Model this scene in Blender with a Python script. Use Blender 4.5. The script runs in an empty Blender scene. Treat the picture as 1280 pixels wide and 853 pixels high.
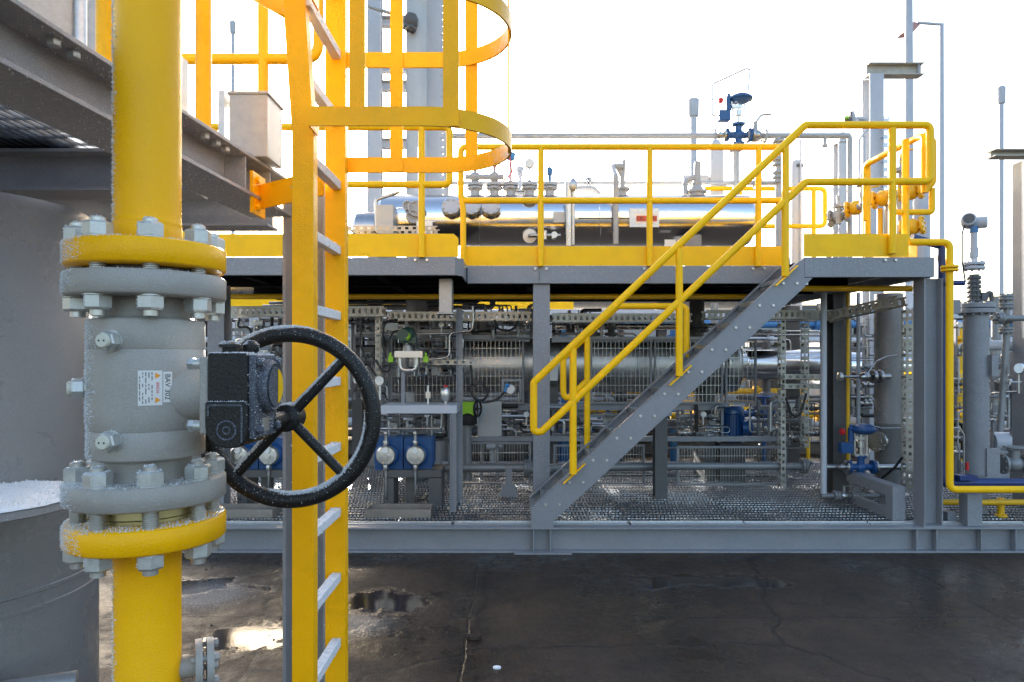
import bpy, bmesh, math, random
from mathutils import Vector, Matrix
random.seed(11)
R = math.radians
F = 853.333
V = Vector
sc = bpy.context.scene
COL = sc.collection
CAMZ = 1.7
HOR = 448.0

def W(px, py, d):
    """world point seen at photo pixel (px,py) at distance d in front of the viewpoint (metres)"""
    return V(((px - 640.0) * d / F, d, CAMZ - (py - HOR) * d / F))

# ------------------------------------------------------------------ materials
def nodes_of(m):
    m.use_nodes = True
    nt = m.node_tree
    return nt, nt.nodes, nt.links, nt.nodes['Principled BSDF']

def mat(name, col, rough=0.5, metal=0.0, var=0.12, vscale=4.0, speck=0.0, speckscale=220.0,
        speckcol=(0.75, 0.77, 0.8), bump=0.0, bscale=120.0, frost=0.0, fdir=(-0.75, 0.45, 0.5), fthr=0.35, fcol=(0.78, 0.8, 0.84),
        coat=0.0, stretch=None, spec=0.5, rvar=0.1, dirt=0.0, dirtcol=(0.12, 0.09, 0.06)):
    m = bpy.data.materials.new(name)
    nt, N, L, B = nodes_of(m)
    tc = N.new('ShaderNodeTexCoord')
    co = tc.outputs['Object']
    if stretch:
        mp = N.new('ShaderNodeMapping'); mp.inputs['Scale'].default_value = stretch
        L.new(co, mp.inputs['Vector']); sco = mp.outputs['Vector']
    else:
        sco = co
    n1 = N.new('ShaderNodeTexNoise'); n1.inputs['Scale'].default_value = vscale; n1.inputs['Detail'].default_value = 6
    n1.inputs['Roughness'].default_value = 0.65
    L.new(sco, n1.inputs['Vector'])
    mr = N.new('ShaderNodeMapRange'); mr.inputs[1].default_value = 0.25; mr.inputs[2].default_value = 0.75
    mr.inputs[3].default_value = 1.0 - var; mr.inputs[4].default_value = 1.0 + var
    L.new(n1.outputs[0], mr.inputs[0])
    mul = N.new('ShaderNodeMix'); mul.data_type = 'RGBA'; mul.blend_type = 'MULTIPLY'; mul.inputs[0].default_value = 1.0
    mul.inputs[6].default_value = (*col, 1)
    L.new(mr.outputs[0], mul.inputs[7])
    cur = mul.outputs[2]
    rr = N.new('ShaderNodeMapRange'); rr.inputs[1].default_value = 0.3; rr.inputs[2].default_value = 0.7
    rr.inputs[3].default_value = max(0.02, rough - rvar); rr.inputs[4].default_value = min(1, rough + rvar)
    L.new(n1.outputs[0], rr.inputs[0])
    rcur = rr.outputs[0]
    if dirt > 0:
        nd = N.new('ShaderNodeTexNoise'); nd.inputs['Scale'].default_value = 2.3; nd.inputs['Detail'].default_value = 9
        nd.inputs['Roughness'].default_value = 0.75
        L.new(co, nd.inputs['Vector'])
        dm = N.new('ShaderNodeMapRange'); dm.inputs[1].default_value = 0.52; dm.inputs[2].default_value = 0.75
        dm.inputs[3].default_value = 0; dm.inputs[4].default_value = dirt
        L.new(nd.outputs[0], dm.inputs[0])
        mx = N.new('ShaderNodeMix'); mx.data_type = 'RGBA'
        L.new(dm.outputs[0], mx.inputs[0]); L.new(cur, mx.inputs[6]); mx.inputs[7].default_value = (*dirtcol, 1)
        cur = mx.outputs[2]
    if speck > 0:
        n2 = N.new('ShaderNodeTexNoise'); n2.inputs['Scale'].default_value = speckscale; n2.inputs['Detail'].default_value = 2
        L.new(co, n2.inputs['Vector'])
        sm = N.new('ShaderNodeMapRange'); sm.inputs[1].default_value = 0.56; sm.inputs[2].default_value = 0.72
        sm.inputs[3].default_value = 0; sm.inputs[4].default_value = speck
        L.new(n2.outputs[0], sm.inputs[0])
        mx = N.new('ShaderNodeMix'); mx.data_type = 'RGBA'
        L.new(sm.outputs[0], mx.inputs[0]); L.new(cur, mx.inputs[6]); mx.inputs[7].default_value = (*speckcol, 1)
        cur = mx.outputs[2]
    if frost > 0:
        g = N.new('ShaderNodeNewGeometry')
        dp = N.new('ShaderNodeVectorMath'); dp.operation = 'DOT_PRODUCT'
        fd = V(fdir).normalized(); dp.inputs[1].default_value = fd
        L.new(g.outputs['Normal'], dp.inputs[0])
        n3 = N.new('ShaderNodeTexNoise'); n3.inputs['Scale'].default_value = 60; n3.inputs['Detail'].default_value = 8
        n3.inputs['Roughness'].default_value = 0.75
        L.new(co, n3.inputs['Vector'])
        ad = N.new('ShaderNodeMath'); ad.operation = 'MULTIPLY_ADD'; ad.inputs[1].default_value = 1.6
        L.new(n3.outputs[0], ad.inputs[0]); L.new(dp.outputs['Value'], ad.inputs[2])
        fm = N.new('ShaderNodeMapRange'); fm.inputs[1].default_value = fthr + 0.8; fm.inputs[2].default_value = fthr + 1.35
        fm.inputs[3].default_value = 0; fm.inputs[4].default_value = frost
        L.new(ad.outputs[0], fm.inputs[0])
        mx = N.new('ShaderNodeMix'); mx.data_type = 'RGBA'
        L.new(fm.outputs[0], mx.inputs[0]); L.new(cur, mx.inputs[6]); mx.inputs[7].default_value = (*fcol, 1)
        cur = mx.outputs[2]
        mf = N.new('ShaderNodeMix'); mf.data_type = 'FLOAT'
        L.new(fm.outputs[0], mf.inputs[0]); L.new(rcur, mf.inputs[2]); mf.inputs[3].default_value = 0.85
        rcur = mf.outputs[0]
    L.new(cur, B.inputs['Base Color']); L.new(rcur, B.inputs['Roughness'])
    B.inputs['Metallic'].default_value = metal
    B.inputs['Specular IOR Level'].default_value = spec
    if coat: B.inputs['Coat Weight'].default_value = coat; B.inputs['Coat Roughness'].default_value = 0.15
    if bump > 0:
        nb = N.new('ShaderNodeTexNoise'); nb.inputs['Scale'].default_value = bscale; nb.inputs['Detail'].default_value = 4
        L.new(sco, nb.inputs['Vector'])
        bp = N.new('ShaderNodeBump'); bp.inputs['Strength'].default_value = bump; bp.inputs['Distance'].default_value = 0.004
        L.new(nb.outputs[0], bp.inputs['Height']); L.new(bp.outputs[0], B.inputs['Normal'])
    return m

M = {}
M['yellow_near'] = mat('yellow_paint_frosted', (1.0, 0.485, 0.0002), 0.30, spec=0.2, speck=0.05, speckscale=320, bump=0.4, bscale=240, frost=0.95, fthr=0.34, var=0.10, dirt=0.22, dirtcol=(0.42, 0.17, 0.01))
M['yellow'] = mat('yellow_paint', (1.0, 0.55, 0.0002), 0.42, spec=0.22, var=0.08, bump=0.15, bscale=150, dirt=0.22, dirtcol=(0.45, 0.22, 0.01), speck=0.08)
M['yellow_pipe'] = mat('yellow_gas_pipe_paint', (0.78, 0.44, 0.006), 0.4, var=0.10, dirt=0.18)
M['grey'] = mat('grey_structural_paint', (0.215, 0.222, 0.24), 0.42, var=0.13, vscale=2.5, speck=0.30, speckscale=170, bump=0.15, dirt=0.28)
M['grey_dark'] = mat('dark_grey_paint', (0.085, 0.083, 0.082), 0.5, var=0.15, speck=0.15, dirt=0.35)
M['grey_near'] = mat('grey_paint_frosted', (0.345, 0.32, 0.285), 0.46, var=0.14, vscale=7, speck=0.22, speckscale=420, bump=0.5, bscale=300, frost=0.95, fthr=0.28, dirt=0.35, dirtcol=(0.22, 0.17, 0.11))
M['beam_near'] = mat('platform_beam_paint', (0.27, 0.275, 0.29), 0.4, var=0.2, vscale=5, speck=0.4, speckscale=300, bump=0.4, bscale=200, frost=0.85, fcol=(0.55, 0.50, 0.43), fdir=(0.1, 0.1, -1), fthr=0.72, dirt=0.3)
M['tank'] = mat('grey_tank_paint', (0.185, 0.182, 0.18), 0.27, var=0.16, vscale=1.5, speck=0.18, speckscale=420, bump=0.35, bscale=320, dirt=0.10)
M['galv'] = mat('galvanised_steel', (0.50, 0.51, 0.52), 0.42, metal=0.85, var=0.22, vscale=25, bump=0.1, dirt=0.12)
M['rung'] = mat('frosted_rung_steel', (0.62, 0.62, 0.62), 0.5, metal=0.2, var=0.15, vscale=18, speck=0.5, speckscale=260, frost=0.95, fthr=0.0, fdir=(0.3, -0.4, 0.8))
M['galv_frost'] = mat('galvanised_frosted', (0.36, 0.355, 0.34), 0.45, metal=0.5, var=0.22, vscale=18, speck=0.25, speckscale=300, frost=0.5, fthr=0.6)
M['perf'] = mat('weathered_perforated_steel', (0.36, 0.345, 0.31), 0.42, metal=0.7, var=0.35, vscale=9, dirt=0.45)
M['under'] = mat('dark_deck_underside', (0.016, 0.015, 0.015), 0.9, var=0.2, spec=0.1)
M['serration'] = mat('serrated_grating_edges', (0.40, 0.41, 0.43), 0.46, metal=0.65, var=0.5, vscale=2.2, dirt=0.5)
M['beige'] = mat('beige_frosted_steel', (0.46, 0.42, 0.35), 0.6, var=0.2, vscale=12, speck=0.2, dirt=0.3)
M['pipe_pale'] = mat('pale_pipe_paint', (0.38, 0.385, 0.39), 0.42, var=0.16, speck=0.2, dirt=0.25)
M['grating'] = mat('grating_steel', (0.27, 0.28, 0.30), 0.36, metal=0.9, var=0.35, vscale=3, dirt=0.4)
M['steel'] = mat('stainless_cladding', (0.66, 0.66, 0.67), 0.17, metal=1.0, var=0.08, vscale=6, stretch=(1.0, 14, 14), bump=0.05, bscale=30, rvar=0.08)
M['clad_dark'] = mat('weathered_cladding', (0.52, 0.515, 0.51), 0.40, metal=0.9, var=0.3, vscale=5, dirt=0.3)
M['steel_dull'] = mat('dull_stainless', (0.44, 0.44, 0.44), 0.30, metal=1.0, var=0.14, vscale=6, rvar=0.1)
M['pipe_grey'] = mat('grey_pipe_paint', (0.21, 0.215, 0.22), 0.42, var=0.16, speck=0.2, dirt=0.25, metal=0.25)
M['bolt'] = mat('zinc_bolt', (0.50, 0.49, 0.46), 0.38, metal=0.8, var=0.2, vscale=30, speck=0.2, speckscale=500)
M['bolt_frost'] = mat('zinc_bolt_frosted', (0.50, 0.50, 0.47), 0.42, metal=0.55, var=0.22, vscale=40, speck=0.5, speckscale=600, frost=1.0, fthr=0.5, fdir=(-0.5, 0.1, 0.8))
M['brass'] = mat('yellow_passivated_ring', (0.52, 0.46, 0.24), 0.35, metal=0.8, var=0.15, vscale=20)
M['black'] = mat('black_cast_iron', (0.010, 0.009, 0.008), 0.45, spec=0.3, var=0.25, vscale=14, speck=0.22, speckscale=560, speckcol=(0.3, 0.3, 0.33), frost=1.0, fdir=(-0.62, 0.1, 0.75), fthr=0.50, bump=0.4, bscale=150)
M['black_frost'] = mat('black_iron_frost_face', (0.05, 0.055, 0.07), 0.6, var=0.3, vscale=25, speck=0.7, speckscale=400, speckcol=(0.5, 0.54, 0.62), bump=0.4)
M['rubber'] = mat('black_rubber', (0.015, 0.015, 0.016), 0.5)
M['white'] = mat('white_plastic', (0.78, 0.77, 0.74), 0.45, var=0.05)
M['cap'] = mat('pale_plug_cap', (0.62, 0.60, 0.50), 0.5, var=0.1)
M['paper'] = mat('label_paper', (0.72, 0.70, 0.67), 0.6, var=0.06)
M['ink'] = mat('label_ink', (0.03, 0.03, 0.035), 0.6)
M['ink_grey'] = mat('label_small_print', (0.22, 0.2, 0.19), 0.6)
M['ink_red'] = mat('label_red_ink', (0.6, 0.04, 0.06), 0.6)
M['orange'] = mat('label_orange_ink', (0.85, 0.32, 0.02), 0.6)
M['signred'] = mat('sign_red', (0.55, 0.08, 0.03), 0.5, var=0.2, vscale=40)
M['blue'] = mat('blue_pump_paint', (0.008, 0.07, 0.22), 0.38, var=0.18, coat=0.2, dirt=0.1)
M['blue_dark'] = mat('dark_blue_pipe_paint', (0.008, 0.03, 0.13), 0.4, var=0.15)
M['blue_light'] = mat('light_blue_cap', (0.05, 0.28, 0.62), 0.4)
M['blue_band'] = mat('faded_blue_pipe', (0.04, 0.16, 0.36), 0.45)
M['green_dark'] = mat('dark_green_housing', (0.03, 0.07, 0.055), 0.4)
M['lime'] = mat('lime_green_paint', (0.30, 0.58, 0.02), 0.4)
M['red'] = mat('red_plastic', (0.55, 0.015, 0.02), 0.4)
M['alu'] = mat('cast_aluminium', (0.66, 0.64, 0.60), 0.38, metal=0.9, var=0.1)
M['grey_light'] = mat('light_grey_enclosure', (0.46, 0.47, 0.47), 0.45, var=0.08)
M['pole'] = mat('pale_grey_mast', (0.46, 0.48, 0.52), 0.5, var=0.08)
M['lamp_pink'] = mat('faded_lamp_housing', (0.5, 0.25, 0.22), 0.5)
M['gauge_face'] = mat('gauge_dial', (0.75, 0.75, 0.72), 0.3)
M['rust_tray'] = mat('drip_tray_steel', (0.30, 0.27, 0.24), 0.4, metal=0.6, var=0.25, dirt=0.3)
M['snow'] = mat('packed_frost', (0.86, 0.88, 0.91), 0.8, var=0.05, bump=1.0, bscale=140)

def frost_mat():
    m = bpy.data.materials.new('rime_frost')
    nt, N, L, B = nodes_of(m)
    out = N['Material Output']; N.remove(B)
    d = N.new('ShaderNodeBsdfDiffuse'); d.inputs[0].default_value = (0.85, 0.87, 0.9, 1)
    t = N.new('ShaderNodeBsdfTranslucent'); t.inputs[0].default_value = (0.8, 0.8, 0.78, 1)
    mx = N.new('ShaderNodeMixShader'); mx.inputs[0].default_value = 0.4
    L.new(d.outputs[0], mx.inputs[1]); L.new(t.outputs[0], mx.inputs[2]); L.new(mx.outputs[0], out.inputs[0])
    return m
M['frost'] = frost_mat()

def asphalt():
    m = bpy.data.materials.new('wet_asphalt')
    nt, N, L, B = nodes_of(m)
    tc = N.new('ShaderNodeTexCoord'); co = tc.outputs['Object']
    def noise(s, d=6, r=0.6):
        n = N.new('ShaderNodeTexNoise'); n.inputs['Scale'].default_value = s; n.inputs['Detail'].default_value = d
        n.inputs['Roughness'].default_value = r; L.new(co, n.inputs['Vector']); return n.outputs[0]
    def rng(src, a, b, c, d):
        r = N.new('ShaderNodeMapRange'); r.inputs[1].default_value = a; r.inputs[2].default_value = b
        r.inputs[3].default_value = c; r.inputs[4].default_value = d; L.new(src, r.inputs[0]); return r.outputs[0]
    def mix(f, a, b):
        x = N.new('ShaderNodeMix'); x.data_type = 'RGBA'; L.new(f, x.inputs[0])
        for v, i in ((a, 6), (b, 7)):
            if isinstance(v, tuple): x.inputs[i].default_value = (*v, 1)
            else: L.new(v, x.inputs[i])
        return x.outputs[2]
    wet = rng(noise(0.75, 7, 0.62), 0.40, 0.60, 0.0, 1.0)
    agg = noise(90, 3)
    c = mix(rng(noise(1.7, 8, 0.7), 0.35, 0.65, 0, 1), (0.020, 0.0135, 0.009), (0.060, 0.037, 0.022))
    c = mix(rng(agg, 0.5, 0.75, 0, 0.55), c, (0.11, 0.085, 0.065))
    c = mix(rng(wet, 0, 1, 0.62, 0.0), c, (0.012, 0.010, 0.009))
    # cracks and slab joints
    vo = N.new('ShaderNodeTexVoronoi'); vo.feature = 'DISTANCE_TO_EDGE'; vo.inputs['Scale'].default_value = 0.42
    wn = N.new('ShaderNodeTexNoise'); wn.inputs['Scale'].default_value = 3; wn.inputs['Detail'].default_value = 5
    L.new(co, wn.inputs['Vector'])
    va = N.new('ShaderNodeVectorMath'); va.operation = 'MULTIPLY_ADD'; va.inputs[1].default_value = (0.25, 0.25, 0.25)
    L.new(wn.outputs['Color'], va.inputs[0]); L.new(co, va.inputs[2]); L.new(va.outputs[0], vo.inputs['Vector'])
    crack = rng(vo.outputs['Distance'], 0.0, 0.012, 0.8, 0.0)
    # straight slab joints, slightly ragged
    sp = N.new('ShaderNodeSeparateXYZ'); L.new(va.outputs[0], sp.inputs[0])
    sp2 = N.new('ShaderNodeSeparateXYZ'); L.new(co, sp2.inputs[0])
    for axis, pos in ((1, 4.48), (0, -0.28), (0, 3.2), (1, 2.6)):
        ja = N.new('ShaderNodeMath'); ja.operation = 'MULTIPLY_ADD'; ja.inputs[1].default_value = 0.22
        L.new(sp.outputs[axis], ja.inputs[0])
        jb = N.new('ShaderNodeMath'); jb.operation = 'MULTIPLY'; jb.inputs[1].default_value = 0.78; L.new(sp2.outputs[axis], jb.inputs[0]); L.new(jb.outputs[0], ja.inputs[2])
        jd = N.new('ShaderNodeMath'); jd.operation = 'SUBTRACT'; jd.inputs[1].default_value = pos+0.028; L.new(ja.outputs[0], jd.inputs[0])
        jc = N.new('ShaderNodeMath'); jc.operation = 'ABSOLUTE'; L.new(jd.outputs[0], jc.inputs[0])
        jm = N.new('ShaderNodeMath'); jm.operation = 'MAXIMUM'; L.new(crack, jm.inputs[0]); L.new(rng(jc.outputs[0], 0.004, 0.012, 0.7, 0.0), jm.inputs[1])
        crack = jm.outputs[0]
    c = mix(crack, c, (0.010, 0.008, 0.007))
    # salt and frost bloom
    c = mix(rng(noise(26, 6, 0.8), 0.62, 0.74, 0, 0.5), c, (0.22, 0.215, 0.21))
    # patches of pale salt and frost speckle that also paint in bright sky reflections
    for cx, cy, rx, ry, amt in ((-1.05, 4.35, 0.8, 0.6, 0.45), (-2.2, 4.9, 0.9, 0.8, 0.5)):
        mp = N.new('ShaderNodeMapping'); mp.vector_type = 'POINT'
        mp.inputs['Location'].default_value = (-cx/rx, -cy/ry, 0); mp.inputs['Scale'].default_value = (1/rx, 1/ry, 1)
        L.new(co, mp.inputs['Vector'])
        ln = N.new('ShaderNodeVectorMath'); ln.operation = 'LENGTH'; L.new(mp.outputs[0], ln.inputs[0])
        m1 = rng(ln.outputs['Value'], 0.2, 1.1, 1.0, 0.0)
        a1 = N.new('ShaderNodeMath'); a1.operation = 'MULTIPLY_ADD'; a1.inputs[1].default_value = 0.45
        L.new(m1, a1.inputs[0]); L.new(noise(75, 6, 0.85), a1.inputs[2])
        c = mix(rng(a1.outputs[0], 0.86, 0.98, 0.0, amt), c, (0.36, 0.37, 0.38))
    L.new(c, B.inputs['Base Color'])
    ro = rng(wet, 0, 1, 0.20, 0.68)
    rn = N.new('ShaderNodeMath'); rn.operation = 'ADD'; L.new(ro, rn.inputs[0]); L.new(rng(noise(14, 5, 0.7), 0.3, 0.7, -0.12, 0.14), rn.inputs[1])
    # shallow puddles
    pud = None
    for cx, cy, rx, ry in ((-0.75, 4.75, 0.85, 0.45), (-1.5, 4.2, 0.7, 0.5), (1.5, 5.2, 1.1, 0.3), (-2.3, 5.1, 0.8, 0.45)):
        mp = N.new('ShaderNodeMapping'); mp.inputs['Location'].default_value = (-cx/rx, -cy/ry, 0); mp.inputs['Scale'].default_value = (1/rx, 1/ry, 1)
        L.new(co, mp.inputs['Vector'])
        ln = N.new('ShaderNodeVectorMath'); ln.operation = 'LENGTH'; L.new(mp.outputs[0], ln.inputs[0])
        a1 = N.new('ShaderNodeMath'); a1.operation = 'MULTIPLY_ADD'; a1.inputs[1].default_value = 2.4
        L.new(noise(2.6, 7, 0.6), a1.inputs[0]); L.new(ln.outputs['Value'], a1.inputs[2])
        m1 = rng(a1.outputs[0], 1.55, 1.80, 1.0, 0.0)
        if pud is None: pud = m1
        else:
            mm = N.new('ShaderNodeMath'); mm.operation = 'MAXIMUM'; L.new(pud, mm.inputs[0]); L.new(m1, mm.inputs[1]); pud = mm.outputs[0]
    pr = N.new('ShaderNodeMix'); pr.data_type = 'FLOAT'; L.new(pud, pr.inputs[0]); L.new(rn.outputs[0], pr.inputs[2]); pr.inputs[3].default_value = 0.05
    L.new(pr.outputs[0], B.inputs['Roughness'])
    hgt = N.new('ShaderNodeMath'); hgt.operation = 'MULTIPLY_ADD'
    L.new(agg, hgt.inputs[0]); L.new(rng(wet, 0, 1, 0.15, 1.0), hgt.inputs[1]); L.new(rng(noise(6, 6, 0.6), 0, 1, 0, 2.0), hgt.inputs[2])
    h2 = N.new('ShaderNodeMath'); h2.operation = 'SUBTRACT'; L.new(hgt.outputs[0], h2.inputs[0]); L.new(crack, h2.inputs[1])
    bp = N.new('ShaderNodeBump'); bp.inputs['Strength'].default_value = 0.8; bp.inputs['Distance'].default_value = 0.008; B.inputs['Specular IOR Level'].default_value = 0.38
    pk = N.new('ShaderNodeMath'); pk.operation = 'MULTIPLY'; L.new(rng(pud, 0, 1, 1.0, 0.05), pk.inputs[0]); L.new(h2.outputs[0], pk.inputs[1])
    L.new(pk.outputs[0], bp.inputs['Height']); L.new(bp.outputs[0], B.inputs['Normal'])
    return m
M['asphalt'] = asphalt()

# ------------------------------------------------------------------ mesh builder
def basis(d, up=V((0, 0, 1))):
    d = V(d).normalized()
    u = V(up)
    if abs(d.dot(u.normalized())) > 0.99: u = V((0, 1, 0))
    x = d.cross(u).normalized()
    y = x.cross(d).normalized()
    return x, y, d          # x sideways, y "up", d along

class MB:
    def __init__(s): s.bm = bmesh.new()
    def quadify(s, vs, faces):
        v = [s.bm.verts.new(p) for p in vs]
        for f in faces:
            try: s.bm.faces.new([v[i] for i in f])
            except ValueError: pass
        return s
    def box(s, a, b):
        x0, x1 = sorted((a[0], b[0])); y0, y1 = sorted((a[1], b[1])); z0, z1 = sorted((a[2], b[2]))
        vs = [(x, y, z) for z in (z0, z1) for y in (y0, y1) for x in (x0, x1)]
        return s.quadify(vs, [(0, 2, 3, 1), (4, 5, 7, 6), (0, 1, 5, 4), (2, 6, 7, 3), (0, 4, 6, 2), (1, 3, 7, 5)])
    def cbox(s, c, size):
        c = V(c); h = V(size) / 2
        return s.box(c - h, c + h)
    def extr(s, poly, p0, p1, up=(0, 0, 1)):
        """2D outline (sideways, up) swept from p0 to p1"""
        p0 = V(p0); p1 = V(p1); x, y, d = basis(p1 - p0, up)
        n = len(poly)
        vs = [p0 + x * a + y * b for a, b in poly] + [p1 + x * a + y * b for a, b in poly]
        return s.quadify(vs, [tuple(range(n - 1, -1, -1)), tuple(range(n, 2 * n))] + [(i, (i + 1) % n, n + (i + 1) % n, n + i) for i in range(n)])
    def bar(s, p0, p1, w, h, up=(0, 0, 1)):
        return s.extr([(-w/2, -h/2), (w/2, -h/2), (w/2, h/2), (-w/2, h/2)], p0, p1, up)
    def ibeam(s, p0, p1, h, w, tf=0.012, tw=0.008, up=(0, 0, 1)):
        H, A, T = h/2, w/2, tw/2
        return s.extr([(-A, -H), (A, -H), (A, -H+tf), (T, -H+tf), (T, H-tf), (A, H-tf), (A, H), (-A, H), (-A, H-tf), (-T, H-tf), (-T, -H+tf), (-A, -H+tf)], p0, p1, up)
    def channel(s, p0, p1, h, w, t=0.01, side=1, up=(0, 0, 1)):
        H = h/2
        pts = [(0, -H), (w, -H), (w, -H+t), (t, -H+t), (t, H-t), (w, H-t), (w, H), (0, H)]
        if side < 0: pts = [(-a, b) for a, b in reversed(pts)]
        return s.extr(pts, p0, p1, up)
    def angle(s, p0, p1, w, t=0.006, up=(0, 0, 1), sx=1, sy=1):
        pts = [(0, 0), (w, 0), (w, t), (t, t), (t, w), (0, w)]
        pts = [(a*sx, b*sy) for a, b in pts]
        if sx*sy < 0: pts.reverse()
        return s.extr(pts, p0, p1, up)
    def cyl(s, p0, p1, r, n=16, r2=None):
        p0 = V(p0); p1 = V(p1); r2 = r if r2 is None else r2
        x, y, d = basis(p1 - p0)
        vs = []
        for p, q in ((p0, r), (p1, r2)):
            vs += [p + (x*math.cos(2*math.pi*i/n) + y*math.sin(2*math.pi*i/n))*q for i in range(n)]
        return s.quadify(vs, [tuple(range(n - 1, -1, -1)), tuple(range(n, 2*n))] + [(i, (i+1) % n, n+(i+1) % n, n+i) for i in range(n)])
    def lathe(s, prof, base, axis=(0, 0, 1), n=24):
        """prof = [(radius, height)...] along axis from base, closed at both ends"""
        base = V(base); x, y, d = basis(axis)
        vs = []
        for r, h in prof:
            vs += [base + d*h + (x*math.cos(2*math.pi*i/n) + y*math.sin(2*math.pi*i/n))*max(r, 1e-4) for i in range(n)]
        k = len(prof)
        fs = [tuple(range(n - 1, -1, -1)), tuple(range((k-1)*n, k*n))]
        for j in range(k - 1):
            fs += [(j*n+i, j*n+(i+1) % n, (j+1)*n+(i+1) % n, (j+1)*n+i) for i in range(n)]
        return s.quadify(vs, fs)
    def hexn(s, c, axis, flat, h, rot=0.0):
        c = V(c); x, y, d = basis(axis); r = flat/math.sqrt(3)
        prof = [(r*0.90, 0), (r, h*0.12), (r, h*0.86), (r*0.86, h)]
        vs = []
        for q, hh in prof:
            vs += [c + d*hh + (x*math.cos(rot+math.pi/3*i) + y*math.sin(rot+math.pi/3*i))*q for i in range(6)]
        fs = [(5, 4, 3, 2, 1, 0), tuple(range(18, 24))]
        for j in range(3): fs += [(j*6+i, j*6+(i+1) % 6, (j+1)*6+(i+1) % 6, (j+1)*6+i) for i in range(6)]
        return s.quadify(vs, fs)
    def torus(s, c, axis, rr, r, n=48, k=12, a0=0.0, a1=2*math.pi):
        c = V(c); x, y, d = basis(axis); full = abs(a1-a0-2*math.pi) < 1e-6
        m = n if full else n + 1
        vs = []
        for i in range(m):
            a = a0 + (a1-a0)*i/n; e = x*math.cos(a) + y*math.sin(a)
            vs += [c + e*(rr + r*math.cos(2*math.pi*j/k)) + d*(r*math.sin(2*math.pi*j/k)) for j in range(k)]
        fs = []
        for i in range(n):
            q = (i+1) % m
            fs += [(i*k+j, q*k+j, q*k+(j+1) % k, i*k+(j+1) % k) for j in range(k)]
        if not full: fs += [tuple(range(k)), tuple(range((m-1)*k+k-1, (m-1)*k-1, -1))]
        return s.quadify(vs, fs)
    def sphere(s, c, r, sc3=(1, 1, 1), n=14):
        c = V(c); vs = []; k = n//2
        for j in range(1, k):
            t = math.pi*j/k
            vs += [c + V((r*sc3[0]*math.sin(t)*math.cos(2*math.pi*i/n), r*sc3[1]*math.sin(t)*math.sin(2*math.pi*i/n), r*sc3[2]*math.cos(t))) for i in range(n)]
        top = len(vs); vs += [c + V((0, 0, r*sc3[2])), c - V((0, 0, r*sc3[2]))]
        fs = []
        for j in range(k - 2): fs += [(j*n+i, (j+1)*n+i, (j+1)*n+(i+1) % n, j*n+(i+1) % n) for i in range(n)]
        fs += [(top, i, (i+1) % n) for i in range(n)] + [(top+1, (k-2)*n+(i+1) % n, (k-2)*n+i) for i in range(n)]
        return s.quadify(vs, fs)
    def tube(s, pts, r, n=12, bend=0.0, closed=False, seg=6):
        P = [V(p) for p in pts]; out = []
        m = len(P)
        for i, p in enumerate(P):
            if bend > 0 and (closed or 0 < i < m-1):
                a = P[(i-1) % m]; b = P[(i+1) % m]
                u = a-p; w = b-p; lu, lw = u.length, w.length
                if lu < 1e-6 or lw < 1e-6: continue
                u.normalize(); w.normalize()
                ang = u.angle(w, math.pi)
                if ang > math.pi - 0.03: out.append(p); continue
                t = min(bend/math.tan(ang/2), lu*0.48, lw*0.48)
                s0 = p + u*t; s1 = p + w*t
                for q in range(seg+1):
                    f = q/seg
                    out.append(s0*(1-f)**2 + p*2*f*(1-f) + s1*f*f)
            else: out.append(p)
        m = len(out); vs = []
        def tang(i):
            if closed: return (out[(i+1) % m]-out[(i-1) % m]).normalized()
            return (out[min(i+1, m-1)]-out[max(i-1, 0)]).normalized()
        x, y, d = basis(tang(0)); 
        for i in range(m):
            t = tang(i)
            x = (x - t*x.dot(t))
            if x.length < 1e-6: x = basis(t)[0]
            x.normalize(); y = t.cross(x)
            vs += [out[i] + (x*math.cos(2*math.pi*j/n) + y*math.sin(2*math.pi*j/n))*r for j in range(n)]
        fs = []
        for i in range(m if closed else m-1):
            q = (i+1) % m
            fs += [(i*n+j, q*n+j, q*n+(j+1) % n, i*n+(j+1) % n) for j in range(n)]
        if not closed: fs += [tuple(range(n-1, -1, -1)), tuple(range((m-1)*n, m*n))]
        return s.quadify(vs, fs)
    def slab(s, poly, p, nrm_t):
        """3D outline polygon thickened by vector nrm_t"""
        n = len(poly); t = V(nrm_t)
        vs = [V(q) for q in poly] + [V(q)+t for q in poly]
        return s.quadify(vs, [tuple(range(n-1, -1, -1)), tuple(range(n, 2*n))] + [(i, (i+1) % n, n+(i+1) % n, n+i) for i in range(n)])
    def flange(s, c, axis, r, t, nb=8, br=None, bolt=0.011):
        """disc centred on c with a ring of bolt heads on both faces"""
        c = V(c); x, y, d = basis(axis)
        s.lathe([(r*0.97, -t/2), (r, -t/2+t*0.12), (r, t/2-t*0.12), (r*0.97, t/2)], c, axis, 24)
        br = br or r*0.78
        for i in range(nb):
            a = 2*math.pi*(i+0.5)/nb; q = c + (x*math.cos(a)+y*math.sin(a))*br
            s.cyl(q - d*(t/2+bolt*1.1), q + d*(t/2+bolt*1.1), bolt, 6)
        return s
    def mk(s, name, m, parent=None, label=None, cat=None, group=None, kind=None, ang=38, loc=None, bevel=0.0):
        bm = s.bm
        bmesh.ops.recalc_face_normals(bm, faces=bm.faces)
        me = bpy.data.meshes.new(name)
        if parent is not None:
            org = ORG[parent.name]
        elif loc is not None: org = V(loc)
        else:
            xs = [v.co for v in bm.verts]
            org = V(((min(v.x for v in xs)+max(v.x for v in xs))/2, (min(v.y for v in xs)+max(v.y for v in xs))/2, min(v.z for v in xs)))
        bmesh.ops.translate(bm, verts=bm.verts, vec=-org)
        bm.to_mesh(me); bm.free()
        me.shade_smooth(); me.set_sharp_from_angle(angle=R(ang))
        me.materials.append(M[m])
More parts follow.
